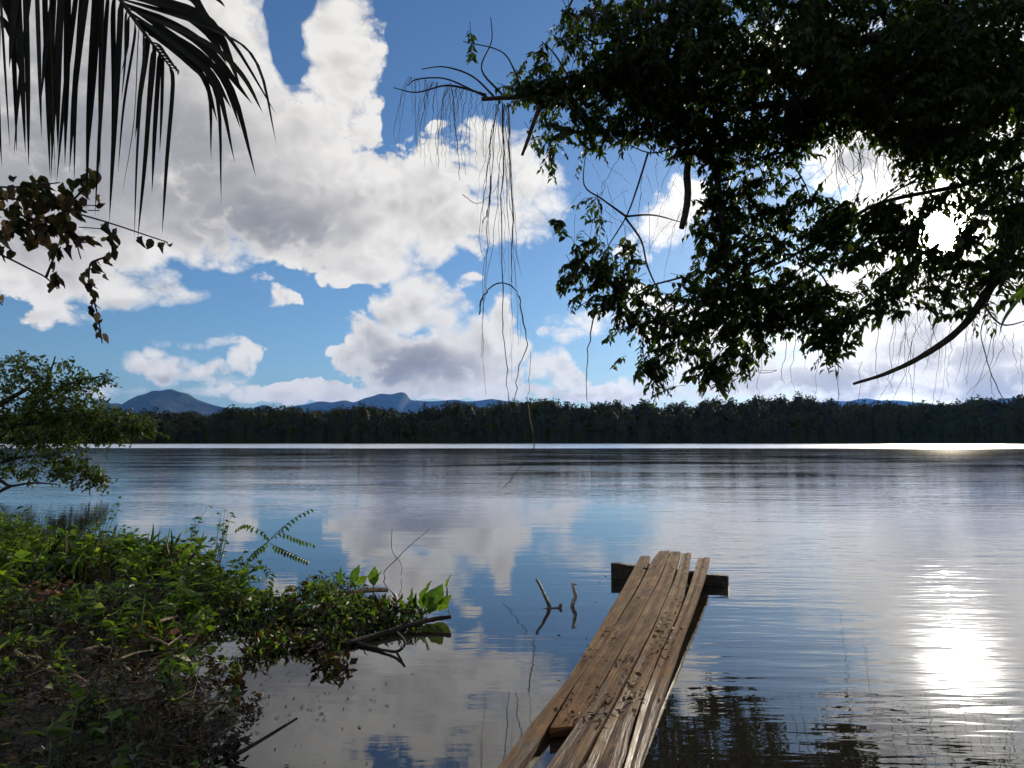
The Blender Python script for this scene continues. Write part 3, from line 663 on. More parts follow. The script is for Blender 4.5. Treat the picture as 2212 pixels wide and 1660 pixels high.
def canopy():
    r = np.random.default_rng(77); PP, DD, NN, LL, SPs = [], [], [], [], []
    for (px, py, rx, ry, Y0, Y1, n) in CL:
        sparse = n < 15
        for k in range(n if sparse else int(n * (1.55 if py < 320 else 0.66 if px < 1520 else .74))):
            while True:
                a = r.uniform(-1, 1, 2)
                if a @ a <= 1: break
            Y = r.uniform(Y0, Y1); c0 = np.array(at(px + a[0] * rx, py + a[1] * ry, Y))
            d = unit((r.normal(size=3) * (1, .8, .6) + np.array([-.25, 0, -.35]))[None])[0]; ln = r.uniform(.28, .6)
            m = r.integers(13, 22); t = np.linspace(.1, 1, m); s0 = c0 - d * ln * .5
            path = s0 + np.outer(t * ln, d) + np.outer(t ** 2 * -.12, [0, 0, 1])
            side = unit(np.cross(d, [0, 0, 1])[None])[0] * np.where(np.arange(m) % 2, 1, -1)[:, None]
            dd = side * .8 + d * .5 + np.array([0, 0, -.75]) + r.normal(0, .35, (m, 3))
            PP.append(path); DD.append(dd); NN.append(np.array([0, 0, 1]) + r.normal(0, .45, (m, 3))); LL.append(r.uniform(.08, .135, m) * r.uniform(.8, 1.4) * (1.18 if py > 430 else 1.0)); SPs.append(np.full(m, 1.0 if sparse else 0.0))
            if k % 2 == 0 or sparse: tw.tube([s0 - d * .1, s0 + d * ln * .5, path[-1]], [.006, .003], 3, cap=False)
    PP, DD, NN, LL, SPs = map(np.concatenate, (PP, DD, NN, LL, SPs))
    u, v_ = proj(PP); keep = np.ones(len(PP), bool)
    for (x, y, a, b) in KEEP: keep &= ((u - x) / a) ** 2 + ((v_ - y) / b) ** 2 > r.uniform(.25, 1.5, len(PP))
    PP, DD, NN, LL, SPs, u, v_ = (q[keep] for q in (PP, DD, NN, LL, SPs, u, v_))
    # the leaves that stand free against the sky, each a leaf of its own
    score = SPs * 2 + LL * 4 + r.random(len(PP)) * .5 - ((u < 0) | (u > 2212) | (v_ < 0)) * 10
    order = np.argsort(-score); single, rest = order[:300], order[300:]
    W = LL * r.uniform(.42, .72, len(LL))
    v, f = leaf_cloud(PP[rest], DD[rest], NN[rest], LL[rest], W[rest])
    tone = np.repeat(np.clip(r.normal(.42, .22, len(rest)), 0, 1), 5)
    me = npmesh('crown', v - np.array(tree.location), f, m_canopy, tone); tag(link('crown', me, tree), kind='stuff')
    lm = leaf_mesh('leaf', LEAF, m_canopy1)
    for i in single: put_leaf(lm, tree, PP[i], DD[i], NN[i], LL[i] * 1.05, W[i] * 1.0)
canopy()
# boughs carrying the leaf clumps
_lp = [q for pth in limb_paths + thin_paths for q in pth]
for (px, py, rx, ry, Y0, Y1, n) in CL:
    if n < 20 or py < -40: continue
    for k in range(2):
        c_ = at(px + random.uniform(-.7, .7) * rx, py + random.uniform(-.6, .6) * ry, random.uniform(Y0, Y1)); o_ = min(_lp, key=lambda q: (q - c_).length + max(0, c_.z - q.z) * .8)
        if .15 < (o_ - c_).length < 4:
            m_ = o_.lerp(c_, .5) + Vector((random.gauss(0, .1), random.gauss(0, .1), .08 * (o_ - c_).length)); MB().tube(spline([o_, m_, c_, c_ + Vector((random.gauss(-.1, .15), 0, -.15))], 4), [.022, .006], 5, .12).build('branch', m_twig, tree)
# hanging roots and creepers
def strand(pts, r=.006, wob=.02, name='hanging_root'):
    r *= 1.15; p_ = spline(A3(pts), 5); q = [a + Vector((random.gauss(0, wob), random.gauss(0, wob), 0)) * .5 for a in p_]
    MB().tube(q, [r * 1.15, r * .55], 4, .35, cap=False).build(name, m_twig, tree)
strand([(1083,222,11.4),(1088,330,11.4),(1082,450,11.4),(1086,600,11.4),(1086,700,11.4),(1095,800,11.4),(1098,872,11.4)], .008)
strand([(1098,222,11.4),(1100,330,11.4),(1108,450,11.4),(1105,560,11.4),(1104,612,11.4)], .009)
strand([(1035,680,11.4),(1042,645,11.4),(1065,618,11.4),(1092,612,11.4),(1115,630,11.4),(1126,670,11.4),(1137,745,11.4),(1120,800,11.4),(1110,868,11.4)], .010)
strand([(1140,870,11.4),(1148,930,11.4),(1153,965,11.4),(1120,1015,11.4),(1088,1055,11.4)], .008)
strand([(1146,760,11.4),(1144,820,11.4),(1140,880,11.4)], .004)
strand([(1288,640,12),(1278,720,12),(1267,800,12),(1268,870,12)], .008)
strand([(1075,235,11.4),(1060,300,11.4),(1050,400,11.4),(1035,500,11.4),(1045,560,11.4)], .005)
strand([(975,180,11.3),(982,260,11.3),(990,340,11.3),(992,390,11.3)], .006)
strand([(1000,420,11.4),(1030,440,11.4),(1060,420,11.4),(1085,380,11.4)], .005)
strand([(1062,380,11.4),(1055,450,11.4),(1042,485,11.4)], .009)
for k in range(18):
    x0 = random.gauss(1085, 14); dx = random.gauss(0, 22); y1 = random.choice([420, 480, 560, 640, 760, 860]) + random.uniform(-60, 40)
    strand([(x0, 225, 11.4), (x0 + dx * .4, 225 + (y1 - 225) * .35, 11.4 + random.gauss(0, .1)), (x0 + dx * .8 + random.gauss(0, 5), 225 + (y1 - 225) * .7, 11.4), (x0 + dx, y1, 11.4)], random.uniform(.0020, .0040), .03)
for k in range(46):     # drooping fan of dead twigs at the limb's tip
    x0 = random.uniform(880, 1080); y0 = 165 + (x0 - 880) * .2; ln = random.uniform(50, 190); dx = random.uniform(-40, 10)
    strand([(x0, y0, 11.35), (x0 + dx * .6, y0 + ln * .3, 11.35), (x0 + dx, y0 + ln * .7, 11.35), (x0 + dx * .9, y0 + ln, 11.35)], random.uniform(.0022, .0038), .02, 'twig')
for k in range(30):
    x0 = random.uniform(1240, 1500); y0 = random.uniform(320, 480); ln = random.uniform(40, 170); dx = random.gauss(0, 40)
    strand([(x0, y0, 12), (x0 + dx * .5, y0 + ln * .4, 12), (x0 + dx, y0 + ln, 12)], random.uniform(.0022, .0035), .02, 'twig')
HANG = [(1640,700,860),(1690,690,830),(1715,680,840),(1810,780,1020),(1860,780,1000),(1900,600,830),(1770,740,880),(1600,800,850),(1930,640,850),(2000,640,780),(2050,640,840),(1980,700,850),(1750,650,800),(1590,780,850),(2090,680,830),(1460,790,850),(1490,800,830),(2150,700,860)]
for x0, y0, y1 in HANG:
    dx = random.gauss(0, 12)
    strand([(x0, y0, 11.8), (x0 + dx, (y0 + y1) / 2, 11.8), (x0 + dx * .4 - 6, y1 - 30, 11.8), (x0 + dx * .3, y1, 11.8)], random.uniform(.003, .0055), .03)
for k in range(34):
    x0 = random.uniform(1780, 1960); y0 = random.uniform(285, 320); ln = random.uniform(60, 130)
    strand([(x0, y0, 11.6), (x0 + random.gauss(0, 14), y0 + ln * .5, 11.6), (x0 + random.gauss(0, 22), y0 + ln, 11.6)], random.uniform(.003, .007), .02, 'twig')
for k in range(44):
    x0 = random.uniform(1930, 2230); y0 = random.uniform(560, 760); ln = random.uniform(60, 170); dx = random.gauss(-20, 40)
    strand([(x0, y0, 11.3), (x0 + dx * .3, y0 + ln * .5, 11.3), (x0 + dx, y0 + ln, 11.3)], random.uniform(.002, .004), .02, 'twig')
strand([(2140,640,11),(2120,720,11),(2140,800,11),(2170,870,11),(2205,930,11)], .008)
strand([(2020,600,11.3),(2050,640,11.3),(2090,660,11.3),(2150,690,11.2)], .007)
strand([(1640,770,12),(1640,805,12),(1680,800,12),(1610,803,12)], .006)
tag(tw.build('twigs', m_twig, tree), kind='stuff')
# ================================================================ PALM, upper left
m_palm = leaf_mat('palm_leaflet', [(0, (.005, .006, .003)), (.6, (.009, .010, .005)), (1, (.016, .018, .007))], .05, .6, per='obj', spec=.15)
m_rachis = wood_mat('palm_stalk', (.02, .02, .01), (.05, .048, .022), 20, .6, .3)
palm = empty('palm_tree', (-3.0, 2.5, float(land_z(np.array(-3.0), np.array(2.5)))), 'palm tree whose long dark fronds droop into the upper left corner', 'palm')
MB().tube(spline([(-3.0, 2.5, palm.location.z - .2), (-3.02, 2.5, 1.2), (-2.9, 2.5, 2.8), (-2.75, 2.55, 4.5)], 6), [.15, .10], 12, .06).build('trunk', m_bark, palm)
CROWN = Vector((-2.75, 2.55, 4.5))
def ribbon(pts, w, fold=.25, mat_=None, name='leaflet', parent=None, seg=9):
    """a leaf blade along pts, V-folded, widest in its first half"""
    pth = spline(pts, 4); n = len(pth); vs = []; fs = []
    twist = random.gauss(0, .5)
    for i, p_ in enumerate(pth):
        t = i / (n - 1); ww = w * .5 * (min(1, .35 + t * 4) * (1 - max(0, (t - .4) / .6) ** 2.6) + .012)
        d = (pth[min(i + 1, n - 1)] - pth[max(i - 1, 0)]).normalized(); s = d.cross(Vector((math.sin(twist), -math.cos(twist), .15))).normalized(); nn = s.cross(d)
        vs += [p_ - s * ww + nn * ww * fold, p_, p_ + s * ww + nn * ww * fold]
        if i: k = 3 * i; fs += [(k - 3, k - 2, k + 1, k), (k - 2, k - 1, k + 2, k + 1)]
    return MB().add(vs, fs).build(name, mat_, parent)
def frond(rach, leaflets, r0=.016):
    rp = [CROWN] + A3(rach); ob = MB().tube(spline(rp, 6), [r0, .003], 7).build('frond', m_rachis, palm)
    for pts, w in leaflets: ribbon(A3(pts), w, .22, m_palm, 'leaflet', ob)
R = random.Random(8)
# frond reaching into the frame: its leaflets hang straight down on one side, sweep out and arch over on the other
down = []
rach = [(-60,-420,2.62),(120,-170,2.66),(210,-70,2.68),(262,2,2.7),(312,72,2.7),(345,115,2.7),(368,146,2.7)]
for (x, y, tx, ty, w) in [(366,140,350,508,.034),(352,122,345,330,.028),(345,115,328,420,.045),(335,100,297,522,.040),(330,95,318,330,.03),(318,78,292,300,.045),(310,70,290,520,.042),(300,55,262,430,.05),(292,45,255,372,.035),(284,32,262,160,.035),(275,20,262,220,.03),
                          (262,2,236,482,.052),(250,-12,240,400,.055),(240,-30,205,470,.05),(228,-45,216,380,.06),(215,-62,192,330,.055),(205,-75,187,460,.05),(190,-90,150,372,.055),(180,-100,160,400,.05),(165,-115,122,400,.05),(150,-135,140,360,.055),(135,-150,110,388,.045),(120,-168,112,350,.05),(100,-190,105,260,.04)]:
    b = R.gauss(0, .04); down.append(([(x, y, 2.7), (x - 3 + R.gauss(0, 4), y + (ty - y) * .12, 2.68 + b), (x * .45 + tx * .55 + R.gauss(0, 3), y + (ty - y) * .55, 2.66 + b), (tx, ty, 2.66 + b)], w * .44))
sweep = []
for (x, y, mx, my, ex, ey, tx, ty, w) in [(262,0,470,70,555,140,597,312,.030),(270,8,430,120,500,195,553,383,.034),(280,20,440,90,520,160,568,245,.03),(285,30,420,130,470,190,507,352,.028),(275,12,400,70,470,130,545,225,.045),(290,40,400,125,450,190,456,345,.022),(300,55,380,90,440,140,480,225,.045),
                                           (265,-10,400,20,470,70,520,190,.05),(255,-20,380,20,450,70,490,140,.05),(300,50,420,150,470,215,478,440,.020),(310,62,390,120,440,170,470,265,.03),(268,0,440,50,500,90,598,250,.022),(250,-30,400,-10,440,30,480,90,.04),(320,75,370,100,400,118,430,150,.02),(240,-40,420,-30,470,0,486,16,.02),(295,45,410,100,480,170,520,280,.03),(305,58,400,112,460,165,500,235,.04)]:
    b = R.gauss(0, .06); w *= .8; sweep.append(([(x, y, 2.7), (mx, my, 2.72 + b), (ex, ey, 2.72 + b), (tx, ty, 2.7 + b)], w))
for i in range(9):
    t = i / 8; x, y = 330 + 40 * t, 92 + 54 * t
    sweep.append(([(x, y, 2.7), (x + 14, y + 6, 2.7), (x + 26 - 12 * t, y + 18, 2.7)], .008))
frond(rach, down + sweep, .016)
# a second frond crosses above the frame; only the hanging leaflets show
rach = [(-250,-420,2.5),(-120,-260,2.5),(0,-160,2.52),(90,-110,2.55),(150,-60,2.58)]
left = []
for (x, y, tx, ty, w) in [(-30,-190,4,362,.045),(-5,-165,22,330,.05),(10,-155,-6,300,.06),(22,-150,36,330,.04),(35,-140,55,332,.05),(45,-135,20,150,.06),(58,-128,62,362,.045),(70,-120,30,340,.05),(80,-115,90,300,.05),(95,-108,108,385,.04),(108,-100,120,400,.045),(118,-90,90,210,.05),(128,-82,125,330,.05),(-60,-215,-40,330,.05),(-90,-235,-80,300,.05),(140,-70,112,230,.03)]:
    b = R.gauss(0, .05); left.append(([(x, y, 2.54), (x + R.gauss(0, 3), y + (ty - y) * .15, 2.52 + b), (x * .4 + tx * .6, y + (ty - y) * .6, 2.5 + b), (tx, ty, 2.5 + b)], w * .44))
frond(rach, left, .015)
# fronds on the other sides of the crown, out of the picture
for a in (1.9, 2.8, 3.7, 4.6):
    tip = CROWN + Vector((math.cos(a) * 2.0, math.sin(a) * 2.0, -.2)); midp = CROWN + Vector((math.cos(a) * 1.1, math.sin(a) * 1.1, .6))
    rp = spline([CROWN, midp, tip], 8); ob = MB().tube(rp, [.016, .004], 6).build('frond', m_rachis, palm)
    for i in range(3, len(rp)):
        for sd in (-1, 1):
            s = Vector((-math.sin(a), math.cos(a), 0)) * sd; b = rp[i]
            ribbon([b, b + s * .18 + Vector((0, 0, -.06)), b + s * .3 + Vector((0, 0, -.5))], .045, .22, m_palm, 'leaflet', ob)

# ================================================================ CREEPER WITH DRY LEAVES
m_dry = leaf_mat('dry_leaf', [(0, (.03, .020, .010)), (.25, (.085, .055, .024)), (.45, (.21, .15, .07)), (.60, (.50, .37, .21)), (.68, (.08, .10, .03)), (1, (.03, .05, .012))], .5, .6, per='obj', tint=(1.2, 1.0, .6))
vine = empty('creeper', (-2.86, 2.62, 2.2), 'creeper with brown withered leaves trailing in under the palm fronds', 'creeper')
VST = [[(-330,380,2.75),(-120,420,3.0),(39,431,3.1),(125,451,3.1),(229,480,3.12),(323,511,3.15),(362,524,3.15)],
       [(-320,400,2.75),(-60,440,3.0),(60,470,3.05),(150,500,3.08),(175,560,3.1)], [(-320,420,2.75),(-120,500,2.95),(0,550,3.0),(65,582,3.02),(99,600,3.02),(125,625,3.02)],
       [(125,451,3.1),(160,430,3.1),(190,395,3.1),(200,370,3.1)], [(229,480,3.12),(240,520,3.12),(242,550,3.12),(215,560,3.12),(195,572,3.12),(193,612,3.12),(203,650,3.12),(213,690,3.12),(221,742,3.12)],
       [(-320,390,2.75),(-80,400,2.95),(20,405,3.02),(80,400,3.05),(130,395,3.05)], [(99,600,3.02),(115,560,3.02),(130,520,3.05)], [(-330,430,2.75),(-140,540,2.9),(-40,600,2.95),(5,660,2.95)]]
for v_ in VST: MB().tube(spline(A3(v_), 5), [.006, .0025], 5).build('stem', m_twig, vine)
for (a, b) in (((165,443),(215,445)),((170,491),(222,495)),((160,510),(205,513)),((190,455),(215,455))): MB().tube(A3([(*a, 3.1), (*b, 3.1)]), .0025, 4).build('stem', m_twig, vine)
dl = [leaf_mesh('leaf', leaf_fine(tuple(k * .85 * e for e in EGG), f, c, .08, tw_), m_dry) for f, c, k, tw_ in ((.3, .15, 1, .4), (1.1, .4, .8, 1.2), (.9, -.45, 1, -.9), (1.5, .6, .9, 1.5), (.5, .7, 1.1, -.5))]
RV = random.Random(3)
def vleaf(px, py, Y, s=1.0, d=None):
    d = d or (RV.gauss(0, .35), RV.gauss(0, .35), -1); L = RV.uniform(.042, .078) * s
    put_leaf(RV.choice(dl), vine, at(px, py, Y), d, (RV.gauss(0, .6), -1, RV.gauss(0, .5)), L, L * RV.uniform(.55, 1.0))
for (x, y, sx_, sy_, n) in ((30,430,34,22,16),(80,425,30,22,16),(130,425,26,22,14),(60,480,40,26,18),(110,490,34,26,18),(20,500,26,22,10),(150,470,20,24,10),(160,520,16,16,7),(85,395,16,10,6),(190,390,12,18,7),(200,405,14,14,4),(115,540,14,12,5),(120,580,8,24,5),(10,545,8,8,2)):
    for _ in range(int(n * 1.35)): vleaf(RV.gauss(x, sx_ * .8), RV.gauss(y, sy_ * .7) - 8, RV.uniform(3.0, 3.16))
for t in range(34):     # the long hanging tail
    k = t / 33; y = 478 + 240 * k; x = np.interp(y, [478,545,560,610,650,690,745], [235,243,200,193,203,212,221]); vleaf(x + RV.gauss(0, 9 * (1 - .6 * k)), y, 3.12 + RV.gauss(0, .02), .9 - .25 * k)
for (x, y) in ((308,510),(328,516),(345,522),(358,524),(362,528),(188,508),(200,514),(215,420),(225,440),(228,590),(5,635),(222,720)): vleaf(x, y, 3.13, .85)

# ================================================================ TREE ON THE LEFT SHORE
m_shore = leaf_mat('shore_leaf', [(0, (.02, .036, .010)), (.5, (.045, .074, .018)), (.85, (.085, .125, .028)), (1, (.15, .18, .05))], .45, .45, tint=(1.4, 1.5, .5))
lt = empty('shore_tree', (-18.2, 23.0, float(land_z(np.array(-18.2), np.array(23.0)))), 'bushy green tree leaning low over the water at the left shore', 'tree')
MB().tube(spline([(-18.2, 23, lt.location.z - .2), (-17.9, 22.8, 1.0), (-17.0, 22.5, 1.9), (-15.8, 22.3, 2.6), (-14.6, 22.1, 3.2)], 5), [.22, .05], 9, .08).build('trunk', m_bark, lt)
for pts in ([(-60,985,22.8),(20,930,22.4),(90,860,22.3),(110,800,22.2),(120,770,22.2)], [(40,920,22.4),(150,900,22.),(240,905,21.8),(330,915,21.6)], [(90,865,22.3),(150,830,22),(225,812,21.8)], [(-80,1020,22.6),(0,1000,21.5),(80,985,21),(160,1010,20.6),(225,1040,20.4)],
            [(-60,1010,21.5),(0,1038,20.6),(22,1050,20.5),(70,1044,20.4),(124,1047,20.3)], [(22,1050,20.5),(0,1062,20.5),(-40,1085,20.6)], [(20,930,22.4),(-30,860,22.4),(-40,800,22.4)]):
    MB().tube(spline(A3(pts), 5), [.06, .018], 6, .08).build('branch', m_bark, lt)
def sprays(CLs, seed, shape, Lr, droop=-.35, spray=(.35, .7), up=(0, 0, 1), leaves=(9, 15), wr=(.5, .75)):
    r = np.random.default_rng(seed); PP, DD, NN, LL = [], [], [], []
    for (px, py, rx, ry, Y0, Y1, n) in CLs:
        for k in range(n):
            while True:
                a = r.uniform(-1, 1, 2)
                if a @ a <= 1: break
            c0 = np.array(at(px + a[0] * rx, py + a[1] * ry, r.uniform(Y0, Y1))); d = unit((r.normal(size=3) + np.array([.5, -.2, droop]))[None])[0]; ln = r.uniform(*spray); m = r.integers(*leaves); t = np.linspace(.05, 1, m)
            path = c0 - d * ln * .5 + np.outer(t * ln, d) + np.outer(t ** 2 * -.1, [0, 0, 1]); side = unit(np.cross(d, [0, 0, 1])[None])[0] * np.where(np.arange(m) % 2, 1, -1)[:, None]
            PP.append(path); DD.append(side * .8 + d * .6 + np.array([0, 0, -.4]) + r.normal(0, .3, (m, 3))); NN.append(np.array(up) + r.normal(0, .4, (m, 3))); LL.append(r.uniform(*Lr, m))
    PP, DD, NN, LL = map(np.concatenate, (PP, DD, NN, LL)); v, f = leaf_cloud(PP, DD, NN, LL, LL * r.uniform(*wr, len(LL)), shape)
    return v, f, np.repeat(np.clip(r.normal(.45, .22, len(PP)), 0, 1), len(shape[0]))
SHT = [(55,795,60,32,21.5,23,26),(125,815,55,35,21.5,23,26),(40,860,70,45,21.5,23.5,40),(135,870,90,45,21,23,60),(200,822,36,14,21.5,22,9),(228,812,14,8,21.5,22,3),(60,920,90,45,21,23.5,60),(180,905,85,38,21,23,56),(255,915,55,28,21,22.3,30),(305,915,34,20,21.2,22,12),(332,922,14,12,21.4,21.8,3),
       (110,948,90,18,21,23,34),(225,938,36,18,21,22.2,12),(120,990,70,16,20.3,21.5,18),(170,1022,60,20,20,21.2,26),(215,1036,24,10,20.2,20.8,6),(40,1022,60,14,20.2,21.3,12),(10,985,30,14,20.5,21.5,6),(-60,850,60,120,21.5,24,60),(-50,980,50,50,20.5,22,20)]
SHT = [(x, y, a, b, c, d, int(n * 2.2)) for x, y, a, b, c, d, n in SHT]
v, f, a_ = sprays(SHT, 31, DIAMOND, (.10, .17), wr=(.5, .8))
tag(link('crown', npmesh('crown', v - np.array(lt.location), f, m_shore, a_), lt), kind='stuff')

# ================================================================ BANK VEGETATION
m_under = leaf_mat('undergrowth_leaf', [(0, (.006, .004, .003)), (.22, (.018, .011, .006)), (.40, (.042, .024, .011)), (.46, (.10, .055, .025)), (.50, (.03, .050, .010)), (.75, (.055, .105, .016)), (.93, (.11, .19, .026)), (1, (.27, .32, .07))], .55, .45, tint=(1.5, 1.6, .5))  # brown stops darkened, the low bank's shade put into the leaf colour
m_herb = leaf_mat('herb_leaf', [(0, (.04, .085, .012)), (.5, (.07, .14, .018)), (1, (.13, .21, .025))], .55, .4, per='obj', tint=(1.4, 1.5, .5))
m_lime = leaf_mat('lime_leaf', [(0, (.09, .17, .02)), (1, (.17, .26, .035))], .55, .4, per='obj')
m_yellow = leaf_mat('yellow_leaf', [(0, (.26, .18, .02)), (.5, (.34, .26, .03)), (1, (.14, .17, .03))], .5, .45, per='obj')
m_brown = leaf_mat('brown_leaf', [(0, (.05, .025, .012)), (.6, (.16, .075, .03)), (1, (.34, .19, .10))], .3, .6, per='obj', tint=(1.2, .9, .6))
m_stalk = wood_mat('green_stalk', (.02, .035, .01), (.06, .085, .025), 30, .6, .2)
m_stick = wood_mat('dead_stick', (.06, .045, .03), (.26, .19, .12), 35, .75)
m_log = wood_mat('sodden_log', (.008, .006, .004), (.032, .022, .014), 22, .8, .8)
m_logpale = wood_mat('weathered_log', (.05, .036, .022), (.28, .20, .12), 25, .7, .8)
def gz(x, y): return float(land_z(np.array(x), np.array(y)))
def undergrowth():
    r = np.random.default_rng(6); n0 = 8000
    Y = 2.3 + 8.8 * r.random(n0) ** 1.1; X = r.uniform(-1, 0.02, n0) * (.78 * Y + .4) + .15
    d = inland(X, Y); clump = np.sin(X * 2.1 + .7) * np.sin(Y * 1.7 + X) * .6 + np.sin(X * 5.3 + Y * 3.1) * .4
    ok = (d > -.12 + .14 * clump) & (r.random(n0) < np.clip(.45 + .5 * clump + .25 * np.clip(d, 0, 1), .12, 1))
    X, Y, d, clump = X[ok], Y[ok], d[ok], clump[ok]
    patch = .5 + .5 * np.sin(X * 1.7 + 2.1) * np.cos(Y * 1.3 + .4) + .3 * np.sin(X * 4.1 - Y * 2.2)
    PP, DD, NN, LL, WW, TT = [], [], [], [], [], []; stm = MB()
    for i in range(len(X)):
        g_ = np.clip((Y[i] - 5.2) / 2.6, 0, 1) * .85 + .08; green = r.random() < np.clip(g_ * (.25 + 1.0 * patch[i]), .05, .95)
        h = np.clip(.10 + .20 * np.clip(d[i] + .2, 0, 1) + .16 * clump[i], .04, .42) * r.uniform(.4, 1.5) * (.95 if green else .55)
        m = r.integers(7, 17); L0 = (r.uniform(.065, .15) if green else r.uniform(.03, .07)) * np.clip(.5 + .06 * Y[i], .6, 1.1); slim = r.uniform(.25, .8)
        lean = r.normal(0, .35, 2); t = r.random(m) ** .7; an = np.arange(m) * 2.4 + r.uniform(0, 6)
        z0 = max(float(land_z(X[i], Y[i])), 0.0)
        q = np.stack([X[i] + lean[0] * h * t + r.normal(0, .02, m), Y[i] + lean[1] * h * t + r.normal(0, .02, m), z0 + h * t], 1)
        stm.tube([(X[i], Y[i], z0), (X[i] + lean[0] * h * .5, Y[i] + lean[1] * h * .5, z0 + h * .55), (X[i] + lean[0] * h, Y[i] + lean[1] * h, z0 + h)], [.004, .0015], 3, cap=False)
        PP.append(q); DD.append(np.stack([np.cos(an), np.sin(an), r.normal(.15 if green else -.3, .4, m)], 1)); NN.append(np.array([0, -.2, 1]) + r.normal(0, .45, (m, 3)))
        l = L0 * r.uniform(.7, 1.3, m); LL.append(l); WW.append(l * slim * r.uniform(.8, 1.2, m))
        tn = r.uniform(.52, .93) if green else r.uniform(.02, .44); TT.append(np.clip(tn + r.normal(0, .04, m), 0, .97))
    PP, DD, NN, LL, WW, TT = map(np.concatenate, (PP, DD, NN, LL, WW, TT)); TT = np.where((r.random(len(TT)) < .10) & (TT > .5), r.uniform(.9, 1.0, len(TT)), TT)
    v, f = leaf_cloud(PP, DD, NN, LL, WW, DIAMOND)
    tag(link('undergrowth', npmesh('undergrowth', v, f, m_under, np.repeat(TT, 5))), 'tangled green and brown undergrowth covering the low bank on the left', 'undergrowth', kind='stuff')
    tag(stm.build('plant_stems', m_stalk), 'thin green stems of the bank undergrowth', 'stems', kind='stuff')
    # fallen leaves and twigs on the soil
    n = 16000; Y = 2.3 + 10 * r.random(n) ** 1.4; X = r.uniform(-1, .02, n) * (.78 * Y + .4) + .15; ok = inland(X, Y) > -.05; X, Y = X[ok], Y[ok]; n = len(X); L = r.uniform(.02, .055, n)
    v, f = leaf_cloud(np.stack([X, Y, np.maximum(land_z(X, Y), 0) + r.uniform(.005, .05, n)], 1), r.normal(size=(n, 3)) * (1, 1, .3), np.array([0, 0, 1]) + r.normal(0, .5, (n, 3)), L, L * r.uniform(.3, .6, n), DIAMOND)
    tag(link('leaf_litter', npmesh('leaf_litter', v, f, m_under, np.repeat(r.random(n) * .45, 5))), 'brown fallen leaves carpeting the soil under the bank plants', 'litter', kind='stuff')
    tb = MB()
    for _ in range(1700):
        y = 2.4 + 9 * r.random() ** 1.3; x = -r.random() * (.76 * y + .3) + .1
        if inland(np.array(x), np.array(y)) < -.05: continue
        z = max(gz(x, y), 0) + r.uniform(.02, .16); a = r.uniform(0, 6.28); l = r.uniform(.08, .3)
        e = Vector((math.cos(a) * l, math.sin(a) * l, r.normal(0, .08))); b_ = Vector((x, y, z)); tb.tube([b_ - e * .5, b_ + Vector(r.normal(0, .012, 3)), b_ + e * .5], [r.uniform(.0025, .006), .002], 4, cap=False)
    tag(tb.build('fallen_twigs', wood_mat('shaded_twig', (.02, .014, .009), (.09, .062, .038), 35, .85)), 'thin dead twigs strewn through the bank undergrowth', 'twigs', kind='stuff')  # twigs coloured darker to stand in for the shade on the bank
    # grass blades
    n = 900; Y = r.uniform(5.5, 10.5, n); X = r.uniform(-1, -.2, n) * (.76 * Y + .4); d = inland(X, Y)
    ok = (d > .0) & (r.random(n) < .12 + .75 * (np.sin(X * 1.3 + 1) * np.sin(Y * .9) > .1)); X, Y = X[ok], Y[ok]; n = len(X)
    D = np.array([0, 0, 1.0]) + r.normal(0, .3, (n, 3)); L = r.uniform(.12, .55, n) * np.where(Y > 8, 1.0, .75)
    v, f = leaf_cloud(np.stack([X, Y, np.maximum(land_z(X, Y), 0)], 1), D, rdir(n) + np.array([0, -1, 0]), L, r.uniform(.012, .026, n), LEAF)
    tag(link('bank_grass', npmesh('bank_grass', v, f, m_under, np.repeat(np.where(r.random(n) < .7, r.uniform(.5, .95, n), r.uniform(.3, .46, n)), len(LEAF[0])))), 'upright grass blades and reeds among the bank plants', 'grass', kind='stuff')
undergrowth()
hm_, lm_, ym_, bm2 = (leaf_mesh('leaf', OVAL, q) for q in (m_herb, m_lime, m_yellow, m_brown))
hlance, llance = leaf_mesh('leaf', LEAF, m_herb), leaf_mesh('leaf', LANCE, m_lime)
RH = random.Random(12)
def herb(name, label, cat, px, py, Y, stems, h, lm, L=(.07, .12), per=7, spread=.35, wr=(.6, .9), group=None, droop=-.3, z0=None):
    b = at(px, py, Y); b.z = (max(gz(b.x, b.y), 0.0) if z0 is None else z0)
    o = empty(name, b, label, cat, group)
    for s in range(stems):
        a = RH.uniform(0, 6.28); top = b + Vector((math.cos(a) * spread * RH.random(), math.sin(a) * spread * RH.random(), h * RH.uniform(.7, 1.1)))
        pth = spline([b + Vector((RH.gauss(0, .03), RH.gauss(0, .03), -.03)), b.lerp(top, .5) + Vector((RH.gauss(0, .03), RH.gauss(0, .03), .04)), top], 5)
        MB().tube(pth, [.006, .002], 5).build('stem', m_stalk, o)
        for k in range(per):
            t = .3 + .7 * k / max(1, per - 1); q = pth[min(int(t * (len(pth) - 1)), len(pth) - 1)]; an = a + k * 2.4
            d = (math.cos(an), math.sin(an), droop + RH.gauss(.25, .25)); l = RH.uniform(*L) * (1.1 - .3 * t)
            put_leaf(lm, o, q, d, (RH.gauss(0, .3), -.2 + RH.gauss(0, .3), 1), l, l * RH.uniform(*wr))
    return o
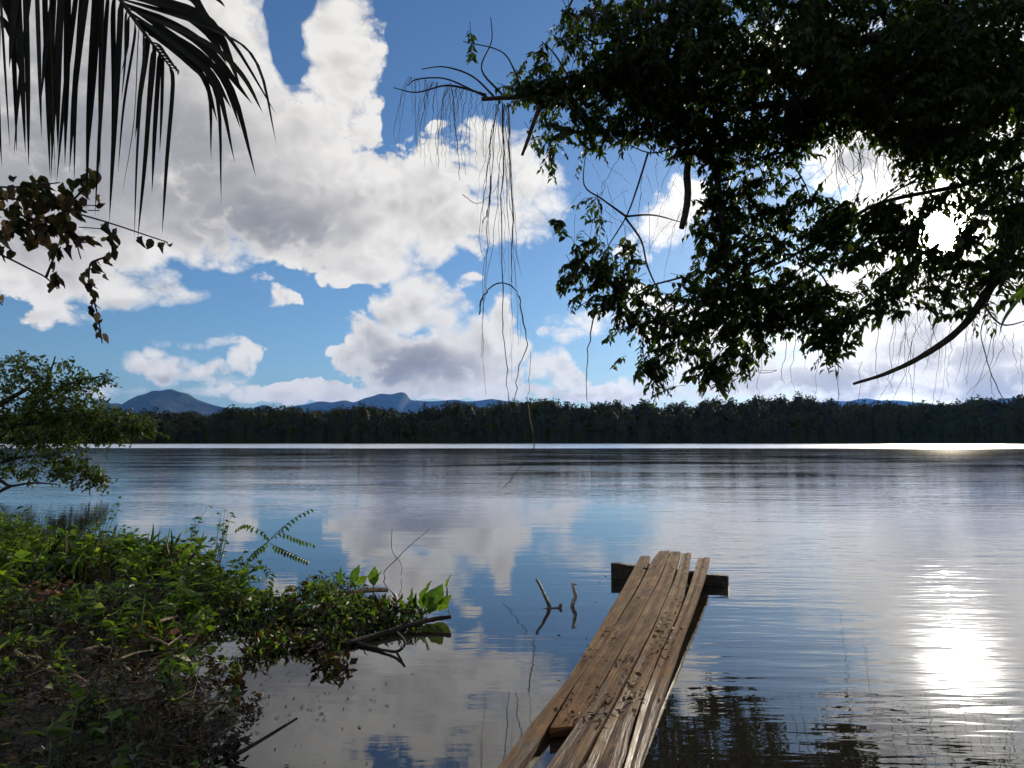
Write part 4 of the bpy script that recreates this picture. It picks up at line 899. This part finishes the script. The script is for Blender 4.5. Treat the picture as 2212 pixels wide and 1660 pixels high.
def pinnate(o, pts, n, L, lm, w=.55, r=.003):
    pth = spline(A3(pts), 6); MB().tube(pth, [r, r * .4], 5).build('stem', m_stalk, o)
    for k in range(n):
        t = .12 + .88 * k / (n - 1); i = min(int(t * (len(pth) - 1)), len(pth) - 2); q = pth[i].lerp(pth[i + 1], t * (len(pth) - 1) - i); d = (pth[i + 1] - pth[i]).normalized(); s = d.cross(Vector((0, -.3, 1))).normalized()
        for sd in (-1, 1):
            l = L * RH.uniform(.8, 1.15) * (1 - .35 * abs(t - .4)); put_leaf(lm, o, q, s * sd * .75 + d * .35 + Vector((0, 0, -.75)), (d * .4 + Vector((0, -.6, .6)) + s * sd * .5), l, l * w)
b0 = onz(528, 1275, .02)
sp = empty('climbing_plant', b0, 'climbing plant with feathery pinnate sprays reaching out over blue water', 'plant')
MB().tube(spline([b0] + A3([(535,1215,7.9),(556,1190,7.9),(580,1170,7.9)]), 5), [.008, .005], 6).build('stem', m_stalk, sp)
pinnate(sp, [(580,1170,7.9),(571,1152,7.85),(545,1138,7.8),(527,1134,7.8),(512,1143,7.8)], 11, .075, hlance)
pinnate(sp, [(582,1168,7.9),(602,1148,8),(625,1128,8.1),(648,1112,8.15),(672,1100,8.2)], 11, .07, hlance)
pinnate(sp, [(582,1174,7.9),(610,1188,7.8),(638,1200,7.75),(664,1212,7.7)], 13, .07, hlance)
pinnate(sp, [(604,1150,8),(630,1160,8),(652,1168,8),(678,1176,8)], 10, .065, hlance)
pinnate(sp, [(580,1172,7.9),(560,1185,7.8),(545,1200,7.7)], 6, .08, hlance)
b1 = onz(548, 1300, .01)
fern = empty('fern', b1, 'curled fern frond arching over the water edge below the feathery climber', 'fern')
pinnate(fern, [(548,1300,b1.y),(570,1285,7.2),(581,1258,7.2),(582,1238,7.2),(572,1222,7.2),(556,1222,7.2)], 13, .07, hlance)
pinnate(fern, [(548,1300,b1.y),(530,1275,7.2),(520,1255,7.2),(535,1245,7.2),(560,1248,7.2)], 9, .07, hlance)
herb('leafy_herb', 'tall green herb with drooping leaves standing against the water, behind the lime cluster', 'herb', 405, 1225, 9.2, 4, .75, hm_, (.08, .13), 6, .3)
herb('leafy_herb', 'tall thin-stemmed green herb just left of the feathery climber', 'herb', 470, 1235, 9.0, 6, .72, hm_, (.07, .12), 6, .45)
herb('leafy_herb', 'thin green herb with small top leaves at the back edge of the bank', 'herb', 215, 1190, 11.2, 4, .75, hm_, (.08, .12), 5, .4)
herb('lime_plant', 'bright lime-green broad-leaved plant lit by the sun in the bank tangle', 'plant', 415, 1215, 8.2, 5, .42, lm_, (.11, .17), 5, .32)
herb('star_plant', 'bright green spiky-leaved plant at the water edge of the bank', 'plant', 398, 1330, 6.7, 5, .30, llance, (.14, .22), 6, .22, (.55, .8), droop=-.1)
herb('lime_plant', 'small yellow-green rosette in the middle of the dark brown litter', 'plant', 192, 1372, 6.2, 4, .26, lm_, (.09, .13), 5, .16)
herb('leafy_herb', 'small fresh green herb among the reeds near the back of the bank', 'herb', 188, 1200, 10.2, 4, .45, lm_, (.09, .13), 5, .3)
herb('lime_plant', 'pair of round green leaves low on the dark bank, below the rosette', 'plant', 162, 1400, 5.9, 2, .14, lm_, (.10, .12), 2, .08, (.8, 1.0))
herb('yellowing_plant', 'plant with yellow and reddish leaves beside a fork of pale sticks', 'plant', 300, 1402, 5.8, 3, .16, ym_, (.09, .13), 4, .16)
herb('withered_plant', 'clump of curled rust-brown dead leaves on the left bank', 'plant', 80, 1345, 6.6, 6, .32, bm2, (.06, .10), 8, .38)
herb('withered_plant', 'single orange-brown dead leaf standing on a stick end at the water', 'plant', 383, 1402, 5.7, 1, .14, bm2, (.12, .14), 2, .05)
herb('leafy_herb', 'dark green leafy herb spilling over the bank edge beside the floating debris', 'herb', 500, 1290, 7.6, 7, .38, hm_, (.07, .11), 6, .4)
herb('leafy_herb', 'low glossy green herb in the shade at the bottom of the bank', 'herb', 370, 1490, 4.9, 4, .16, hm_, (.07, .10), 5, .2)
herb('leafy_herb', 'broad green herb half way along the bank, left of the spiky plant', 'herb', 290, 1250, 7.8, 6, .38, hm_, (.08, .13), 6, .4)
herb('leafy_herb', 'green herb at the far left edge of the bank among grass', 'herb', 30, 1240, 8.8, 6, .5, hm_, (.08, .13), 6, .5)
# ---- dead sticks lying on the bank
def stick(pts, r0, r1, label, m=m_stick, name='dead_stick', lift=.0):
    q = [onz(px, py, .05 + lift) for px, py in pts]
    for p_ in q: p_.z = max(gz(p_.x, p_.y), 0) + .10 + lift
    q = [onz(px, py, p_.z) for (px, py), p_ in zip(pts, q)]
    o = MB().tube(spline(q, 5), [r0, r1], 7, .12).build(name, m); return tag(o, label, 'stick')
stick([(33,1408),(60,1425),(83,1443),(132,1456),(165,1462),(185,1474)], .013, .009, 'long bent pale stick lying across the dark lower bank')
stick([(180,1406),(209,1399),(242,1401)], .014, .008, 'short pinkish stick lying below the yellow-green rosette')
stick([(338,1344),(360,1338),(382,1332)], .014, .010, 'short pale stick just under the spiky green plant')
stick([(322,1376),(342,1383),(360,1393)], .010, .008, 'pale stick forming half of a fork beside the yellow leaves')
stick([(360,1396),(376,1384),(392,1372)], .009, .006, 'thin curved stick rising to the orange dead leaf')
stick([(262,1358),(285,1336),(300,1318)], .009, .005, 'thin twig slanting up in the middle of the bank litter')
stick([(255,1425),(290,1412),(330,1405)], .010, .006, 'brown twig lying at the edge of the shaded litter')
def water_stick(pts, r0, r1, label, m, name, z=.03, cat='branch'):
    q = [onz(*p_[:2], p_[2] if len(p_) > 2 else z) for p_ in pts]
    return tag(MB().tube(spline(q, 6), [r0, r1], 9, .16).build(name, m), label, cat)
water_stick([(415,1322),(450,1318),(485,1312)], .024, .012, 'dark sodden branch between the bank and the floating debris', m_log, 'driftwood')
water_stick([(502,1300),(560,1297),(610,1291),(648,1289)], .022, .014, 'thin dark straight branch floating at the back of the debris raft', m_log, 'driftwood')
water_stick([(690,1300),(745,1284,.07),(800,1275,.10),(838,1275,.09)], .03, .022, 'weathered brown log on top of the debris raft', m_logpale, 'driftwood', .05)
water_stick([(570,1345),(660,1330,.04),(760,1322,.05),(850,1330,.05)], .032, .02, 'thick black log through the middle of the debris raft', m_log, 'driftwood', .03)
water_stick([(745,1392),(820,1370,.03),(900,1347,.05),(950,1336,.07),(975,1333,.08)], .024, .016, 'dark log with a blunt end pointing right out of the debris raft', m_log, 'driftwood', .02)
water_stick([(770,1388),(811,1401,.01),(850,1408,.02),(868,1402,.05),(874,1386,.09),(858,1366,.08)], .012, .009, 'arched black root looping out of the water in front of the debris', m_log, 'driftwood', .02)
water_stick([(666,1408),(680,1398,.03),(696,1386,.05)], .010, .008, 'short pale stick on the near side of the debris raft', m_stick, 'driftwood', .02)
water_stick([(455,1655,-.02),(520,1625,.04),(580,1590,.09),(642,1552,.14)], .014, .006, 'dark bare branch slanting out of the shallow water at bottom left', m_log, 'driftwood', .02)
yt = onz(832, 1248); twg = empty('bare_twig', yt, 'bare forked grey twig rising behind the debris raft', 'twig')
MB().tube(spline([yt] + A3([(831,1234,yt.y),(857,1208,yt.y),(880,1184,yt.y + .1),(928,1143,yt.y + .2)]), 5), [.006, .0035], 5).build('stem', m_snag, twg)
MB().tube(spline(A3([(857,1208,yt.y),(846,1184,yt.y),(847,1140,yt.y)]), 5), [.005, .0035], 5).build('fork', m_snag, twg)
MB().tube(spline(A3([(860,1206,yt.y),(868,1225,yt.y),(866,1244,yt.y)]), 5), [.004, .003], 5).build('fork', m_snag, twg)
# ---- floating raft leaves
def raft():
    r = np.random.default_rng(9); pts = []; tones = []
    for (px, py, rx, ry, n, hi, gshare) in ((600,1335,60,34,420,.16,.5),(690,1320,80,40,800,.2,.6),(770,1340,80,40,700,.16,.5),(850,1340,70,26,420,.16,.5),(700,1385,70,18,260,.10,.35),(590,1390,40,24,160,.08,.4),(720,1440,40,22,120,.06,.2),(560,1420,40,20,90,.05,.3),(720,1270,70,10,140,.16,.6),(540,1350,40,30,160,.1,.5),(640,1400,80,14,160,.06,.2),(480,1460,30,40,80,.05,.3),(510,1480,12,24,40,.1,.2)):
        for _ in range(n):
            while True:
                a = r.uniform(-1, 1, 2)
                if a @ a <= 1: break
            p_ = onz(px + a[0] * rx, py + a[1] * ry); p_.z = .01 + hi * r.random() * (1 - .6 * (a @ a)); pts.append(p_); tones.append(r.uniform(.5, .96) if r.random() < gshare else r.uniform(0, .4))
    Pn = np.array(pts); n = len(Pn); L = r.uniform(.035, .09, n)
    v, f = leaf_cloud(Pn, r.normal(size=(n, 3)), np.array([0, -.3, 1]) + r.normal(0, .7, (n, 3)), L, L * r.uniform(.3, .75, n), DIAMOND)
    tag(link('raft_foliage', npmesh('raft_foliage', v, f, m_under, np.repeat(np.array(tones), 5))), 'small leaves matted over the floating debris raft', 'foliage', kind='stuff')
    n = 170; q = [onz(r.normal(600, 120), r.normal(1480, 70), .005) for _ in range(n)]; Pn = np.array(q); ok = inland(Pn[:, 0], Pn[:, 1]) < -.1; Pn = Pn[ok]; n = len(Pn); L = r.uniform(.012, .04, n)
    v, f = leaf_cloud(Pn, r.normal(size=(n, 3)) * (1, 1, 0), np.array([0, 0, 1.0]) + r.normal(0, .02, (n, 3)), L, L * .5, (DIAMOND[0] * (1, 1, 0), DIAMOND[1]))
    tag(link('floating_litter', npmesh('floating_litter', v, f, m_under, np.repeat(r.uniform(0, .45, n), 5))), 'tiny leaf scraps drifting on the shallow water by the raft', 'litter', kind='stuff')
raft()
def wl(px, py, z=.0): return onz(px, py, z)
def broad(name, label, cat, px, py, leaves, m, L=(.16, .22)):
    b = onz(px, py, .03); o = empty(name, b, label, cat)
    MB().tube([b + Vector((0, 0, -.08)), b + Vector((0, 0, .05))], [.012, .008], 6).build('stem', m_stalk, o)
    for dx, dy, dz_, l in leaves: put_leaf(m, o, b + Vector((dx * .12, dy * .05, .03)), (dx, dy, dz_), (RH.gauss(0, .9), -1, RH.gauss(.3, .4)), l, l * RH.uniform(.5, .7))
broad('water_plant', 'upright glossy broad-leaved green plant at the right end of the debris raft', 'plant', 912, 1325, [(-.45,0,1,.20),(.05,0,1,.26),(.55,.1,1,.25),(-.2,-.3,.5,.18),(.9,.1,.6,.20),(-.9,0,.6,.15),(.4,-.5,.3,.17),(.25,.2,.9,.2)], hm_)
broad('water_plant', 'lone green leaf standing in open water beyond the raft', 'plant', 966, 1280, [(0,0,1,.15)], hm_)
broad('water_plant', 'single pointed green leaf standing up behind the weathered log', 'plant', 807, 1272, [(0,0,1,.20),(.15,.1,1,.16)], hm_)
broad('water_plant', 'dark green leaf pair at the back of the debris raft, left of the pointed leaf', 'plant', 752, 1270, [(-.4,0,1,.2),(.3,0,.9,.22),(.7,0,.6,.15)], hm_)
herb('water_plant', 'bright yellow-green bushy plant growing on the debris raft', 'plant', 697, 1330, 7.0, 8, .26, lm_, (.07, .11), 6, .3, z0=.03)
herb('water_plant', 'grassy green tuft in the middle of the debris raft', 'plant', 745, 1360, 6.6, 7, .18, llance, (.10, .16), 5, .3, (.4, .6), z0=.02)
herb('water_plant', 'upright yellow leaf cluster at the left back corner of the debris raft', 'plant', 640, 1296, 7.3, 3, .14, ym_, (.08, .12), 3, .1, z0=.03)
herb('water_plant', 'low green plant on the left end of the debris raft', 'plant', 560, 1335, 6.9, 5, .14, hm_, (.07, .10), 5, .25, z0=.02)

# ================================================================ CANE AT THE RIGHT EDGE
cb = Vector((5.9, 5.3, gz(5.9, 5.3))); cane = empty('cane_plant', cb, 'cane plant with long arching green blades at the right edge', 'plant')
ct = Vector((4.9, 5.1, 3.1)); cp_ = spline([cb, cb + Vector((-.1, 0, 1.4)), cb.lerp(ct, .7) + Vector((0, 0, .5)), ct], 6); MB().tube(cp_, [.022, .008], 8).build('stem', m_stalk, cane)
m_blade = leaf_mat('cane_blade', [(0, (.05, .10, .02)), (1, (.09, .16, .03))], .5, .4, per='obj')
for pts in ([(2330,560,5.1),(2260,590,5.0),(2205,640,5.0),(2168,690,5.0),(2158,728,5.0)], [(2330,560,5.1),(2250,600,5.05),(2190,640,5.05),(2150,680,5.1)], [(2360,430,5.1),(2290,400,5.0),(2240,405,4.95),(2205,440,4.95)], [(2360,430,5.1),(2280,480,5.1),(2235,560,5.1),(2240,640,5.1)]):
    ribbon(A3(pts), .032, .3, m_blade, 'blade', cane)
